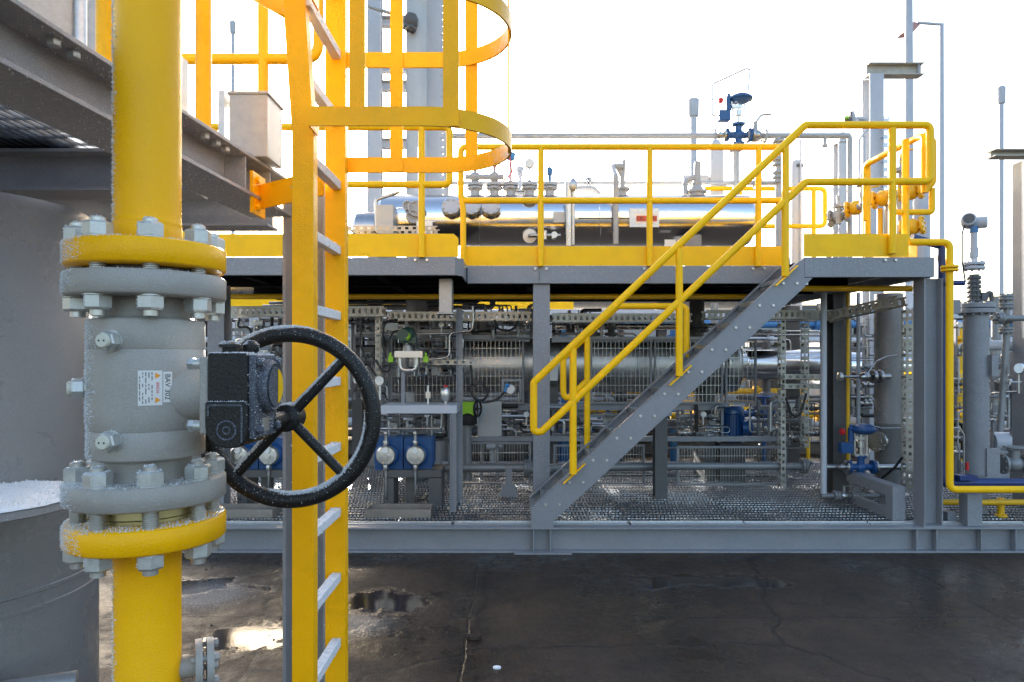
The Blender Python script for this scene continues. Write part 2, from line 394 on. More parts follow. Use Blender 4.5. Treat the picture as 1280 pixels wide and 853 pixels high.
        o = bpy.data.objects.new(name, me); COL.objects.link(o)
        if parent is not None: o.parent = parent
        else: o.location = org
        ORG[o.name] = org
        if bevel:
            md = o.modifiers.new('edge', 'BEVEL'); md.width = bevel; md.segments = 2; md.limit_method = 'ANGLE'; md.angle_limit = R(40)
        tag(o, label, cat, group, kind)
        return o
ORG = {}

def tag(o, label=None, cat=None, group=None, kind=None):
    if label: o['label'] = label
    if cat: o['category'] = cat
    if group: o['group'] = group
    if kind or cat: o['kind'] = kind or 'thing'
    return o

def thing(name, label, cat, loc, group=None):
    o = bpy.data.objects.new(name, None); COL.objects.link(o); o.empty_display_size = 0.1
    o.location = V(loc); ORG[o.name] = V(loc)
    return tag(o, label, cat, group)

def dup(o, loc=None, label=None, parent=None):
    c = o.copy(); COL.objects.link(c)
    if parent is not None: c.parent = parent
    else: ORG[c.name] = V(loc); c.location = V(loc)
    if label: c['label'] = label
    for ch in list(o.children): dup(ch, parent=c)
    return c

def text_mb(body, size, origin, right, up, depth=0.0006, align='CENTER'):
    cu = bpy.data.curves.new('lettering', 'FONT'); cu.body = body; cu.size = size; cu.align_x = align; cu.align_y = 'CENTER'
    cu.extrude = depth
    o = bpy.data.objects.new('lettering', cu); COL.objects.link(o)
    bpy.context.view_layer.update()
    dg = bpy.context.evaluated_depsgraph_get()
    me = bpy.data.meshes.new_from_object(o.evaluated_get(dg))
    r = V(right).normalized(); u = V(up).normalized(); n = r.cross(u)
    mb = MB(); mb.bm.from_mesh(me)
    mt = Matrix((( r.x, u.x, n.x, origin[0]), (r.y, u.y, n.y, origin[1]), (r.z, u.z, n.z, origin[2]), (0, 0, 0, 1)))
    bmesh.ops.transform(mb.bm, matrix=mt, verts=mb.bm.verts)
    bpy.data.objects.remove(o); bpy.data.curves.remove(cu); bpy.data.meshes.remove(me)
    return mb

def frost_on(objs, parent, n, size, fdir, thr=0.3, seed=3):
    """rime crystals: many tiny shards grown out of the faces that look into the wind"""
    rnd = random.Random(seed); fd = V(fdir).normalized(); tri = []
    for o in objs:
        me = o.data; me.calc_loop_triangles(); org = ORG[o.name]
        for t in me.loop_triangles:
            w = max(0.0, t.normal.dot(fd) - thr)
            if w > 0: tri.append((t.area*(w**0.8), [me.vertices[i].co + org for i in t.vertices], t.normal.copy()))
    tot = sum(t[0] for t in tri); mb = MB(); acc = []; c = 0
    for t in tri: c += t[0]; acc.append(c)
    import bisect
    vs = []; fs = []
    for _ in range(n):
        k = min(bisect.bisect(acc, rnd.random()*tot), len(tri)-1)
        a, b = rnd.random(), rnd.random()
        if a+b > 1: a, b = 1-a, 1-b
        _, p, nr = tri[k]
        q = p[0] + (p[1]-p[0])*a + (p[2]-p[0])*b
        s = size*(0.35 + rnd.random()**2*1.2)
        ax = (nr + V((rnd.uniform(-.7, .7), rnd.uniform(-.7, .7), rnd.uniform(-.7, .7)))*0.8).normalized()
        x, y, d = basis(ax)
        an = rnd.random()*6.28; base = len(vs)
        for i in range(3):
            vs.append(q - nr*s*0.25 + (x*math.cos(an+i*2.09) + y*math.sin(an+i*2.09))*s*0.55)
        vs.append(q + d*s)
        fs += [(base, base+1, base+3), (base+1, base+2, base+3), (base+2, base, base+3)]
    mb.quadify(vs, fs)
    return mb.mk('frost', 'frost', parent, kind='stuff', ang=10)

# ------------------------------------------------------------------ camera, light, sky
cam = bpy.data.cameras.new('camera'); co_ = bpy.data.objects.new('camera', cam); COL.objects.link(co_)
co_.location = (0, 0, CAMZ); co_.rotation_euler = (R(90), 0, 0)
cam.sensor_width = 36; cam.lens = 24; cam.shift_y = (HOR-426.5)/1280.0; cam.clip_start = 0.05; cam.clip_end = 5000
sc.camera = co_
SUN = V((-0.231, 1.0, 0.302)).normalized()
elev = math.asin(SUN.z); azi = math.atan2(SUN.x, SUN.y)
w = bpy.data.worlds.new('World'); sc.world = w; w.use_nodes = True
bg = w.node_tree.nodes['Background']; sky = w.node_tree.nodes.new('ShaderNodeTexSky')
sky.sky_type = 'NISHITA'; sky.sun_disc = False; sky.sun_elevation = elev; sky.sun_rotation = azi
sky.air_density = 1.0; sky.dust_density = 3.6; sky.ozone_density = 0.9
w.node_tree.links.new(sky.outputs[0], bg.inputs[0]); bg.inputs[1].default_value = 0.15
sl = bpy.data.lights.new('sun', 'SUN'); sl.energy = 5.0; sl.angle = R(0.5); sl.color = (1.0, 0.96, 0.90)
so = bpy.data.objects.new('sun', sl); COL.objects.link(so); so.rotation_euler = SUN.to_track_quat('Z', 'Y').to_euler()
sc.view_settings.view_transform = 'Standard'; sc.view_settings.look = 'None'; sc.view_settings.gamma = 1
sc.view_settings.exposure = 2.1
sc.cycles.use_denoising = True; sc.cycles.max_bounces = 7; sc.cycles.diffuse_bounces = 4; sc.cycles.glossy_bounces = 4
sc.cycles.sample_clamp_indirect = 6.0
# ================================================================== GROUND
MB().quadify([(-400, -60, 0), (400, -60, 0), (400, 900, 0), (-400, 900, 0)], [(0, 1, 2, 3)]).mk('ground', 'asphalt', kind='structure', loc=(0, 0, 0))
rnd = random.Random(5)
mb = MB()
for i in range(420):
    x = rnd.uniform(-2.6, 4.6); y = rnd.uniform(3.0, 5.8); s = 0.0025 + 0.010*rnd.random()**4
    p = V((x, y, s*0.4)); a = rnd.random()*6
    mb.quadify([p+V((s*math.cos(a+k*1.57+rnd.uniform(-.4, .4)), s*math.sin(a+k*1.57), -s*0.5)) for k in range(4)] + [p+V((0, 0, s*0.7))], [(3, 2, 1, 0), (0, 1, 4), (1, 2, 4), (2, 3, 4), (3, 0, 4)])
mb.mk('gravel', 'asphalt', kind='stuff', ang=5)
for (px, py, s, lab, mm) in ((621, 836, 0.022, 'small white scrap lying alone on the dark wet asphalt', 'snow'), (592, 799, 0.045, 'dark clod lying on the wet asphalt in front of the steel skid', 'asphalt')):
    d = F*1.7/(py-HOR); p = W(px, py, d)
    MB().sphere(p+V((0, 0, s*0.3)), s, (1.2, 0.8, 0.45), 7).mk('ice_scrap' if mm == 'snow' else 'dirt_clod', mm, label=lab, cat='scrap' if mm == 'snow' else 'clod', ang=20)

# ================================================================== NEAR VALVE
AX = V((-0.8905, 1.67, 0)); D0 = V((0.47, -0.882, 0)); RT = V((0.882, 0.47, 0))
def around(th, r, z):
    return AX + (D0*math.cos(R(th)) + RT*math.sin(R(th)))*r + V((0, 0, z))
def outw(th): return D0*math.cos(R(th)) + RT*math.sin(R(th))
ZC = 1.615
def pipe_spool(name, label, z0, z1, zf0, zf1, up):
    t = thing(name, label, 'pipe', AX+V((0, 0, min(z0, z1))))
    n = 64
    if up:
        b = MB().lathe([(0.0765, zf1), (0.0765, zf1+0.045), (0.0752, zf1+0.05), (0.0770, zf1+0.054), (0.0752, zf1+0.058), (0.0745, zf1+0.07), (0.0745, z1)], AX, (0, 0, 1), n)
        b.tube([AX+V((0, 0, z1-0.01)), AX+V((0, 0, z1+0.35)), AX+V((-1.2, 0.1, z1+0.35))], 0.0745, 32, 0.2)
    else:
        b = MB().lathe([(0.0745, z0), (0.0745, zf0-0.40), (0.0770, zf0-0.395), (0.0745, zf0-0.39), (0.0745, zf0-0.06), (0.0765, zf0-0.04), (0.0765, zf0)], AX, (0, 0, 1), n)
        b.tube([AX+V((0, 0, z0+0.01)), AX+V((0, 0, z0-0.12))], 0.0745, 32)
    pb = b.mk('pipe_body', 'yellow_near', t, ang=50)
    th = zf1-zf0
    fl = MB().lathe([(0.172, zf0), (0.177, zf0+0.005), (0.177, zf1-0.005), (0.172, zf1), (0.05, zf1)] if up else [(0.05, zf0), (0.172, zf0), (0.177, zf0+0.005), (0.177, zf1-0.005), (0.172, zf1)], AX, (0, 0, 1), 96).mk('flange', 'yellow_near', t, ang=50)
    frost_on([pb], t, 15000 if up else 8000, 0.0036, (-0.95, 0.1, 0.05), 0.45, 1)
    frost_on([fl], t, 9000, 0.0032, (-0.8, 0.0, 0.4), 0.25, 2)
    return t
up_pipe = pipe_spool('yellow_pipe', 'thick frosted yellow pipe standing on top of the grey ball valve', 1.97, 3.1, 1.9138, 1.9715, True)
lo_pipe = pipe_spool('yellow_pipe', 'thick yellow pipe running down to the ground below the grey ball valve', 0.18, 1.26, 1.259, 1.316, False)
# small side branch flange low on the lower pipe
q = around(88, 0.075, 0.93)
b = MB(); ax = outw(88)
b.cyl(q-ax*0.03, q+ax*0.05, 0.028, 20); b.lathe([(0.06, 0), (0.06, 0.016)], q+ax*0.03, ax, 28); b.lathe([(0.06, 0), (0.06, 0.016)], q+ax*0.056, ax, 28)
for i in range(4):
    a = i*math.pi/2+0.6; x_, y_, d_ = basis(ax); c = q+ax*0.02+(x_*math.cos(a)+y_*math.sin(a))*0.045
    b.cyl(c, c+ax*0.065, 0.007, 8); b.hexn(c+ax*0.05, ax, 0.02, 0.014)
b.mk('branch_flange', 'grey_near', lo_pipe)
MB().box((AX.x-0.16, AX.y-0.16, 0.002), (AX.x+0.16, AX.y+0.16, 0.06)).mk('pipe_foot', 'grey', lo_pipe)

valve = thing('ball_valve', 'big grey flanged ball valve with black handwheel between two yellow pipes', 'valve', AX+V((0, 0, 1.356)))
body = MB().lathe([(0.098, 1.40), (0.098, 1.452), (0.104, 1.460), (0.126, 1.464), (0.1285, 1.468), (0.1285, 1.527), (0.1265, 1.530), (0.1285, 1.533), (0.130, 1.57), (0.130, 1.66), (0.1285, 1.718), (0.1265, 1.721), (0.1285, 1.724), (0.1285, 1.787), (0.126, 1.791), (0.104, 1.795), (0.098, 1.803), (0.098, 1.86)], AX, (0, 0, 1), 96)
vb = body.mk('valve_body', 'grey_near', valve, ang=50)
fl1 = MB().lathe([(0.06, 1.8437), (0.172, 1.8437), (0.177, 1.849), (0.177, 1.894), (0.172, 1.8998), (0.13, 1.8998), (0.13, 1.904), (0.06, 1.904)], AX, (0, 0, 1), 96).mk('flange', 'grey_near', valve, ang=50)
fl2 = MB().lathe([(0.06, 1.352), (0.13, 1.352), (0.13, 1.3563), (0.172, 1.3563), (0.177, 1.361), (0.177, 1.4062), (0.172, 1.4112), (0.06, 1.4112)], AX, (0, 0, 1), 96).mk('flange', 'grey_near', valve, ang=50)
MB().lathe([(0.05, 1.318), (0.118, 1.318), (0.118, 1.326), (0.112, 1.328), (0.121, 1.3295), (0.121, 1.3505), (0.05, 1.3505)], AX, (0, 0, 1), 80).mk('ring_joint', 'brass', valve)
MB().lathe([(0.05, 1.905), (0.125, 1.905), (0.125, 1.9125), (0.05, 1.9125)], AX, (0, 0, 1), 80).mk('ring_joint', 'grey_dark', valve)
nut_obs = []
for k in range(8):
    th = k*45 + 2
    for (z, s, zt) in ((1.9715, 1, 1.8437), (1.4112, 1, 1.259)):
        st = MB(); c = around(th, 0.145, 0)
        prof = []; zz = zt-0.052
        st.cyl(c+V((0, 0, zt-0.048)), c+V((0, 0, z+0.043)), 0.0165, 18)
        lo = zt+0.052; hi = z-0.052
        k2 = 0
        while lo + 0.004 < hi and k2 < 40:
            st.lathe([(0.0165, 0), (0.0182, 0.0016), (0.0165, 0.0032)], c+V((0, 0, lo)), (0, 0, 1), 18); lo += 0.0042; k2 += 1
        stud = st.mk('stud', 'bolt', valve, ang=40)
        n1 = MB().hexn(c+V((0, 0, z+0.0005)), (0, 0, 1), 0.052, 0.034, k*0.37).lathe([(0.0285, 0), (0.0285, 0.003)], c+V((0, 0, z)), (0, 0, 1), 20).lathe([(0.015, 0.03), (0.015, 0.043), (0.011, 0.047)], c+V((0, 0, z)), (0, 0, 1), 16).mk('nut', 'bolt_frost', valve, ang=30)
        n2 = MB().hexn(c+V((0, 0, zt-0.0005)), (0, 0, -1), 0.052, 0.034, k*0.61).lathe([(0.0285, 0), (0.0285, 0.003)], c+V((0, 0, zt)), (0, 0, -1), 20).lathe([(0.015, 0.03), (0.015, 0.043), (0.011, 0.047)], c+V((0, 0, zt)), (0, 0, -1), 16).mk('nut', 'bolt_frost', valve, ang=30)
        nut_obs += [n1, n2]
for th, z in ((-33, 1.739), (-33, 1.513), (-86, 1.63)):
    o = outw(th); c = around(th, 0.124, z)
    pl = MB().lathe([(0.024, 0), (0.024, 0.008)], c, o, 24).hexn(c+o*0.008, o, 0.040, 0.026, 0.3).mk('vent_plug', 'bolt_frost', valve, ang=30)
    nut_obs.append(pl)
    MB().lathe([(0.0155, 0), (0.0165, 0.006), (0.014, 0.010)], c+o*0.033, o, 24).mk('plug_cap', 'cap', pl)
    h = MB(); sx = V((0, 0, 1)).cross(o)
    for s in (-1, 1): h.cyl(c+o*0.0425+sx*s*0.006, c+o*0.0436+sx*s*0.006, 0.0022, 10)
    h.mk('cap_hole', 'ink', pl)
# curved identification labels
def curved(th0, th1, z0, z1, r, tilt=0.0, n=8):
    mbb = MB(); vs = []
    for i in range(n+1):
        f = i/n; th = th0+(th1-th0)*f
        vs += [around(th, r, z0+tilt*f), around(th, r, z1+tilt*f), around(th, r+0.0008, z0+tilt*f), around(th, r+0.0008, z1+tilt*f)]
    fs = []
    for i in range(n):
        a = i*4; b2 = a+4
        fs += [(a+2, b2+2, b2+3, a+3), (a, a+1, b2+1, b2), (a+1, a+3, b2+3, b2+1), (a, b2, b2+2, a+2)]
    fs += [(0, 2, 3, 1), (n*4, n*4+1, n*4+3, n*4+2)]
    return mbb.quadify(vs, fs)
RL = 0.1302
lab = curved(-9, 13, 1.592, 1.672, RL, 0.0).mk('warning_label', 'paper', valve, label='white warning label with red and orange print')
tag2 = curved(13.8, 22.3, 1.598, 1.669, RL, 0.0).mk('number_label', 'paper', valve, label='white number label in black letters')
def wrap(mbb, r):
    """bend flat lettering (built in the tangent plane at angle 0) round the valve body"""
    for v in mbb.bm.verts:
        p = v.co - AX; p.z = v.co.z
        u = p.x*RT.x + p.y*RT.y; dpt = p.x*D0.x + p.y*D0.y - r
        a = math.degrees(u/r); q = around(a, r+dpt, v.co.z); v.co = q
    return mbb
def lettering(body, size, th, z, rr):
    o = AX + D0*rr + RT*(R(th)*rr) + V((0, 0, z))
    return wrap(text_mb(body, size, o, (0, 0, -1), RT, 0.0003), rr)
lettering('BAV 302', 0.0165, 17.8, 1.634, RL+0.0012).mk('lettering', 'ink', tag2)
lettering('BREDA', 0.0085, 8.6, 1.632, RL+0.0012).mk('lettering', 'ink_red', lab)
for zc in (1.660, 1.604):
    t_ = MB()
    for k in range(1):
        o = AX + D0*(RL+0.0012) + RT*(R(8.6)*RL) + V((0, 0, zc))
        t_.slab([o+RT*0.0065, o-RT*0.005+V((0, 0, 0.007)), o-RT*0.005-V((0, 0, 0.007))], None, D0*0.0004)
    wrap(t_, RL).mk('hazard_mark', 'orange', lab)
rnd = random.Random(8); t_ = MB()
for col in range(5):
    th = -7.4 + col*2.75; zz = 1.668
    while zz > 1.598:
        ln = rnd.uniform(0.004, 0.014)
        if rnd.random() < 0.8:
            o = AX + D0*(RL+0.0012) + RT*(R(th)*RL); wd = 0.0011
            t_.slab([o+RT*wd+V((0, 0, zz)), o-RT*wd+V((0, 0, zz)), o-RT*wd+V((0, 0, max(zz-ln, 1.596))), o+RT*wd+V((0, 0, max(zz-ln, 1.596)))], None, D0*0.0003)
        zz -= ln+0.003
wrap(t_, RL).mk('small_print', 'ink_grey', lab)

# --- gear operator
GY = 1.64; GZ = 1.60
MB().lathe([(0.070, -0.03), (0.066, 0.0), (0.063, 0.02), (0.058, 0.04), (0.058, 0.062)], (AX.x+0.118, GY+0.01, ZC), (1, 0, 0), 40).mk('stem_neck', 'grey_near', valve)
plate = MB().box((-0.712, GY-0.088, 1.527), (-0.692, GY+0.09, 1.703)).mk('mounting_plate', 'grey_near', valve, bevel=0.004)
for yy, zz in ((-0.072, 1.545), (-0.072, 1.687), (0.072, 1.545), (0.072, 1.687)):
    MB().cyl((-0.735, GY+yy, zz), (-0.690, GY+yy, zz), 0.0125, 14).hexn((-0.728, GY+yy, zz), (-1, 0, 0), 0.026, 0.014).mk('mounting_bolt', 'bolt_frost', valve)
gb = thing_part = None
# housing: rectangular case over a rounded worm chamber
ou = []
x0, x1 = -0.690, -0.600
zt, zb, yf, yb = 1.712, 1.497, GY-0.093, GY+0.060
hs = MB()
def rrect(x0, x1, z0, z1, r, y):
    pts = []
    for cx, cz, a0 in ((x1-r[0], z1-r[0], 0), (x0+r[1], z1-r[1], 90), (x0+r[2], z0+r[2], 180), (x1-r[3], z0+r[3], 270)):
        rr = r[(a0//90)]
        for k in range(7):
            a = R(a0+k*15); pts.append(V((cx+rr*math.cos(a), y, cz+rr*math.sin(a))))
    return pts
hs.slab(rrect(x0, x1, 1.560, zt, (0.006, 0.006, 0.004, 0.004), yf), None, (0, yb-yf, 0))
hs.slab(rrect(x0-0.002, x1+0.002, zb, 1.602, (0.006, 0.006, 0.048, 0.03), yf-0.010), None, (0, yb-yf+0.02, 0))
house = hs.mk('gear_housing', 'black', valve, ang=35, bevel=0.003)
b = MB()
b.torus((x0+0.047, yf-0.0105, 1.537), (0, 1, 0), 0.021, 0.0025, 32, 8)
b.torus((x0+0.047, yf-0.0105, 1.537), (0, 1, 0), 0.008, 0.002, 24, 8)
b.bar((x0+0.006, yf-0.0105, 1.594), (x1-0.008, yf-0.0105, 1.594), 0.004, 0.004); b.bar((x1-0.008, yf-0.0105, 1.594), (x1-0.008, yf-0.0105, 1.51), 0.004, 0.004); b.bar((x0+0.006, yf-0.0105, 1.594), (x0+0.006, yf-0.0105, 1.57), 0.004, 0.004)
b.mk('cover_ridge', 'black_frost', house)
b = MB().lathe([(0.016, 0), (0.016, 0.012), (0.024, 0.013), (0.024, 0.02), (0.015, 0.026)], (x0+0.032, GY-0.05, zt), (0, 0, 1), 20)
b.lathe([(0.016, 0), (0.02, 0.01), (0.019, 0.02), (0.008, 0.03)], (x0+0.066, GY-0.01, zt), (0, 0, 1), 20)
cap = b.mk('housing_cap', 'black', house)
# indicator side facing right
fr = MB()
fr.box((x1, yf+0.004, 1.515), (x1+0.016, yb-0.004, 1.708))
for yy in (yf+0.02, yb-0.02):
    for zz in (1.535, 1.69): fr.cyl((x1+0.014, yy, zz), (x1+0.030, yy, zz), 0.010, 12)
cov = fr.mk('indicator_cover', 'black_frost', valve, bevel=0.004)
MB().lathe([(0.062, 0.0), (0.062, 0.016), (0.055, 0.022), (0.050, 0.018)], (x1+0.014, GY-0.014, 1.633), (1, 0, 0), 40).mk('indicator_rim', 'black_frost', cov)
MB().lathe([(0.048, 0.0), (0.048, 0.003)], (x1+0.033, GY-0.008, 1.633), (1, 0, 0), 40).mk('indicator_dial', 'black_frost', cov)
MB().slab([V((x1+0.0362, GY-0.006+0.042*math.sin(R(a)), 1.633+0.042*math.cos(R(a)))) for a in range(15, 166, 15)], None, (0.002, 0, 0)).mk('indicator_arrow', 'yellow', cov)
MB().box((x1+0.016, GY-0.045, 1.528), (x1+0.0175, GY-0.002, 1.560)).mk('rating_plate', 'alu', cov)
# handwheel
HC = V((-0.595, 1.83, 1.542)); HR = 0.2225
MB().cyl((HC.x-0.004, yb-0.02, HC.z), HC+V((0, 0.01, 0)), 0.019, 20).mk('input_shaft', 'black', valve)
hw = MB(); hw.torus(HC, (0, 1, 0), HR, 0.0215, 96, 18)
hw.lathe([(0.026, -0.045), (0.036, -0.038), (0.036, 0.024), (0.024, 0.03)], HC, (0, 1, 0), 32)
for a in (47, 133, 227, 313):
    dr = V((math.cos(R(a)), 0, math.sin(R(a))))
    hw.cyl(HC+dr*0.02+V((0, -0.012, 0)), HC+dr*(HR-0.005), 0.0140, 14, 0.0125)
wheel = hw.mk('handwheel', 'black', valve, ang=50)
# frost on the valve
frost_on([vb, fl1, fl2], valve, 16000, 0.0036, (-0.95, 0.05, 0.12), 0.40, 4)
frost_on([fl1, fl2], valve, 2600, 0.0028, (-0.3, 0.0, 0.95), 0.5, 5)
frost_on(nut_obs, valve, 8000, 0.0030, (-0.75, 0.1, 0.6), 0.35, 6)
frost_on([wheel], wheel.parent, 34000, 0.0036, (-0.62, 0.08, 0.76), 0.55, 7)
frost_on([wheel], wheel.parent, 900, 0.0022, (0.0, -0.5, 0.8), 0.1, 9)
frost_on([house, cov, cap], valve, 4500, 0.0026, (0.35, 0.5, 0.8), 0.3, 8)

# ================================================================== LADDER WITH CAGE
LX = -0.675; YN, YF = 2.20, 2.62
lad = thing('cage_ladder', 'tall yellow cage ladder with frosted grey rungs beside the black handwheel', 'ladder', (LX, 2.41, 0))
TOP = 4.3
st_objs = []
b = MB()
secs = [(0.0, 0.0), (2.42, 0.0), (2.9, -0.032), (TOP, -0.125)]
vs = []; pl = [(-0.035, 0), (0.035, 0), (0.035, 0.05), (0.023, 0.05), (0.023, 0.012), (-0.035, 0.012)]
for z, dx in secs: vs += [V((LX+dx+a, YN+c, z)) for a, c in pl]
n = 6; fs = [(5, 4, 3, 2, 1, 0), tuple(range(18, 24))]
for j in range(3): fs += [(j*n+i, j*n+(i+1) % n, (j+1)*n+(i+1) % n, (j+1)*n+i) for i in range(n)]
st_objs.append(b.quadify(vs, fs).mk('stile', 'yellow_near', lad, ang=30, bevel=0.0025))
vs = []
pl = [(-0.043, 0), (0.035, 0), (0.035, 0.05), (0.025, 0.05), (0.025, 0.012), (-0.043, 0.012)]
st_objs.append(MB().extr([(a, -c) for a, c in pl][::-1], (LX, YF, 0), (LX, YF, TOP), (0, -1, 0)).mk('stile', 'yellow_near', lad, ang=30, bevel=0.0025))
rungs = []
k = -6
z = 1.61
for k in range(-6, 8):
    z = 1.612+0.25*k
    if z < 0.05 or z > 3.3: continue
    rg = MB().bar((LX+0.002, YN+0.02, z), (LX+0.002, YF-0.002, z), 0.034, 0.032)
    for i in range(9):
        yy = YN+0.05+i*0.04
        rg.cyl((LX-0.006+0.012*(i % 2), yy, z+0.015), (LX-0.006+0.012*(i % 2), yy, z+0.0185), 0.006, 8)
    rungs.append(rg.mk('rung', 'rung', lad, bevel=0.004))
# cage hoops: straight legs with a round end
def hoop(zc):
    yc = (2.14+2.68)/2; r = 0.27; pts = []
    L0 = V((LX+0.037, 2.14, zc)); pts.append(L0)
    xe = -0.275
    pts.append(V((xe, 2.14, zc)))
    for i in range(1, 24):
        a = -math.pi/2 + math.pi*i/24
        pts.append(V((xe+r*math.cos(a), yc+r*math.sin(a), zc)))
    pts.append(V((xe, 2.68, zc))); pts.append(V((LX+0.0, 2.68, zc)))
    m = MB(); vs = []; h = 0.03; t = 0.004
    N_ = len(pts)
    for i, p in enumerate(pts):
        tg = (pts[min(i+1, N_-1)]-pts[max(i-1, 0)]).normalized(); nr = tg.cross(V((0, 0, 1)))
        for s_, q_ in ((-1, -h), (1, -h), (1, h), (-1, h)): vs.append(p+nr*t*s_+V((0, 0, q_)))
    fs = [(3, 2, 1, 0), tuple((N_-1)*4+i for i in range(4))]
    for j in range(N_-1): fs += [(j*4+i, j*4+(i+1) % 4, (j+1)*4+(i+1) % 4, (j+1)*4+i) for i in range(4)]
    m.quadify(vs, fs)
    m.box((LX+0.036, 2.145, zc-0.03), (LX+0.042, 2.24, zc+0.03)); m.box((LX-0.02, 2.632, zc-0.03), (LX-0.012, 2.684, zc+0.03))
    return m.mk('cage_hoop', 'yellow_near', lad, ang=40)
for zc in (2.458, 2.87, 3.55, 4.2): hoop(zc)
for (x, y, ax_, z0) in ((-0.487, 2.1475, 0, 2.44), (-0.192, 2.1475, 0, 2.43), (-0.452, 2.6725, 0, 2.43), (-0.158, 2.6725-0.012, 0.35, 2.43), (-0.012, 2.41, 1.5708, 2.43)):
    dx, dy = math.cos(ax_)*0.025, -math.sin(ax_)*0.025
    nx, ny = math.sin(ax_)*0.003, math.cos(ax_)*0.003
    MB().quadify([V((x+a*dx+c*nx, y+a*dy+c*ny, zz)) for zz in (z0, TOP) for a, c in ((-1, -1), (1, -1), (1, 1), (-1, 1))], [(3, 2, 1, 0), (4, 5, 6, 7), (0, 1, 5, 4), (1, 2, 6, 5), (2, 3, 7, 6), (3, 0, 4, 7)]).mk('cage_strap', 'yellow_near', lad)
bk = MB().bar((-1.045, 2.84, 2.37), (-0.72, 2.60, 2.37), 0.012, 0.10).box((-1.06, 2.76, 2.29), (-1.048, 2.90, 2.46))
for zz in (2.32, 2.43): bk.hexn((-1.048, 2.80, zz), (1, 0, 0), 0.026, 0.016)
bk.mk('wall_bracket', 'yellow_near', lad)
MB().angle((-1.02, 2.40, 3.02), (-0.72, 2.24, 2.80), 0.06, 0.008).mk('stile_brace', 'yellow_near', lad)
frost_on(st_objs, lad, 2200, 0.004, (-0.8, 0.5, 0.0), 0.4, 11)
frost_on(rungs, lad, 3600, 0.004, (0.4, -0.2, 0.9), 0.2, 12)

# ================================================================== LEFT PLATFORM
DV = V((0.0703, 1.0, 0)).normalized(); A0 = V((-1.24, 0, 0))     # outer flange edge line
def onb(t, off=0.0, z=0.0): return V((-1.24+0.0703*t+off, t, z))
plat = thing('access_platform', 'frosted grey steel platform overhead at the upper left', 'platform', onb(2.0, -0.6, 0))
side = MB().ibeam(onb(0.45, -0.10, 2.4375), onb(3.18, -0.10, 2.4375), 0.165, 0.20, 0.014, 0.010).mk('side_beam', 'beam_near', plat, bevel=0.002)
for t in (1.45, 2.72, 2.95): MB().box((onb(t, -0.094).x, t-0.005, 2.372), (onb(t, -0.012).x, t+0.005, 2.504)).mk('web_stiffener', 'beam_near', plat)
for d in (1.1, 2.74, 3.45):
    MB().ibeam((-3.6, d, 2.437), (onb(d, -0.21).x, d, 2.437), 0.163, 0.16, 0.012, 0.009).mk('cross_beam', 'beam_near', plat)
b = MB()
for i in range(64):
    x = -3.5+i*0.034; b.box((x, 0.4, 2.524), (x+0.005, 3.7, 2.552))
for i in range(32): b.box((-3.5, 0.4+i*0.1, 2.54), (-1.32, 0.406+i*0.1, 2.551))
b.mk('floor_grating', 'grating', plat)
MB().ibeam((-0.955, 3.24, 0.0), (-0.955, 3.24, 2.52), 0.20, 0.20, 0.014, 0.010, (1, 0, 0)).mk('support_column', 'beam_near', plat)
for t in (1.72, 1.79, 2.45, 2.53, 2.60):
    MB().hexn(onb(t, -0.035, 2.506), (0, 0, -1), 0.03, 0.020).mk('platform_bolt', 'bolt_frost', plat)
frost_on([side], plat, 2600, 0.004, (0.2, 0.3, -0.9), 0.3, 14)
# posts and far rail
for t, lab_ in ((1.95, 'frosted yellow post behind the thick yellow pipe on the overhead beam'), (2.48, 'frosted yellow post between the thick pipe and the galvanised box')):
    p = onb(t, -0.055, 2.52)
    MB().cyl(p, p+V((0, 0, 1.6)), 0.028, 24).lathe([(0.05, 0), (0.05, 0.008)], p, (0, 0, 1), 20).mk('rail_post', 'yellow_near', label=lab_, cat='post', group='posts on the overhead platform')
rl = thing('guard_rail', 'yellow tube rail with rounded corner behind the galvanised box up on the overhead platform', 'railing', (-1.4, 3.9, 2.53))
MB().tube([W(150, 74, 3.9), W(398, 74, 3.9), W(398, -60, 3.9)], 0.030, 16, 0.09).mk('mid_rail', 'yellow_near', rl)
for px in (329,):
    MB().cyl(W(px, 215, 3.9), W(px, -60, 3.9), 0.030, 16).mk('post', 'yellow_near', rl)
# galvanised box
gx = thing('galvanised_box', 'square galvanised box standing on the edge of the overhead platform', 'box', (-1.08, 2.85, 2.52))
MB().box((-1.155, 2.79, 2.523), (-1.0, 2.97, 2.787)).mk('case', 'galv_frost', gx, bevel=0.004)
MB().box((-1.162, 2.784, 2.778), (-0.994, 2.976, 2.792)).mk('lid', 'galv_frost', gx, bevel=0.003)
MB().box((-1.205, 2.80, 2.523), (-1.180, 2.86, 2.80)).mk('back_plate', 'galv', gx)
MB().box((-1.31, 2.62, 2.523), (-1.29, 2.72, 2.88)).box((-1.34, 2.60, 2.52), (-1.26, 2.74, 2.53)).mk('kick_plate', 'galv_frost', label='upright galvanised plate behind the frosted yellow post', cat='plate')
# silver tank on platform
tk = thing('silver_drum', 'silver upright drum on the overhead platform behind the thick pipe', 'drum', (-2.0, 2.85, 2.553))
MB().lathe([(0.29, 0), (0.30, 0.01), (0.30, 1.3), (0.25, 1.36)], (-2.0, 2.85, 2.553), (0, 0, 1), 64).mk('shell', 'galv_frost', tk)
MB().cyl((-1.72, 2.72, 2.553), (-1.72, 2.72, 3.7), 0.024, 16).mk('side_pipe', 'galv', tk)

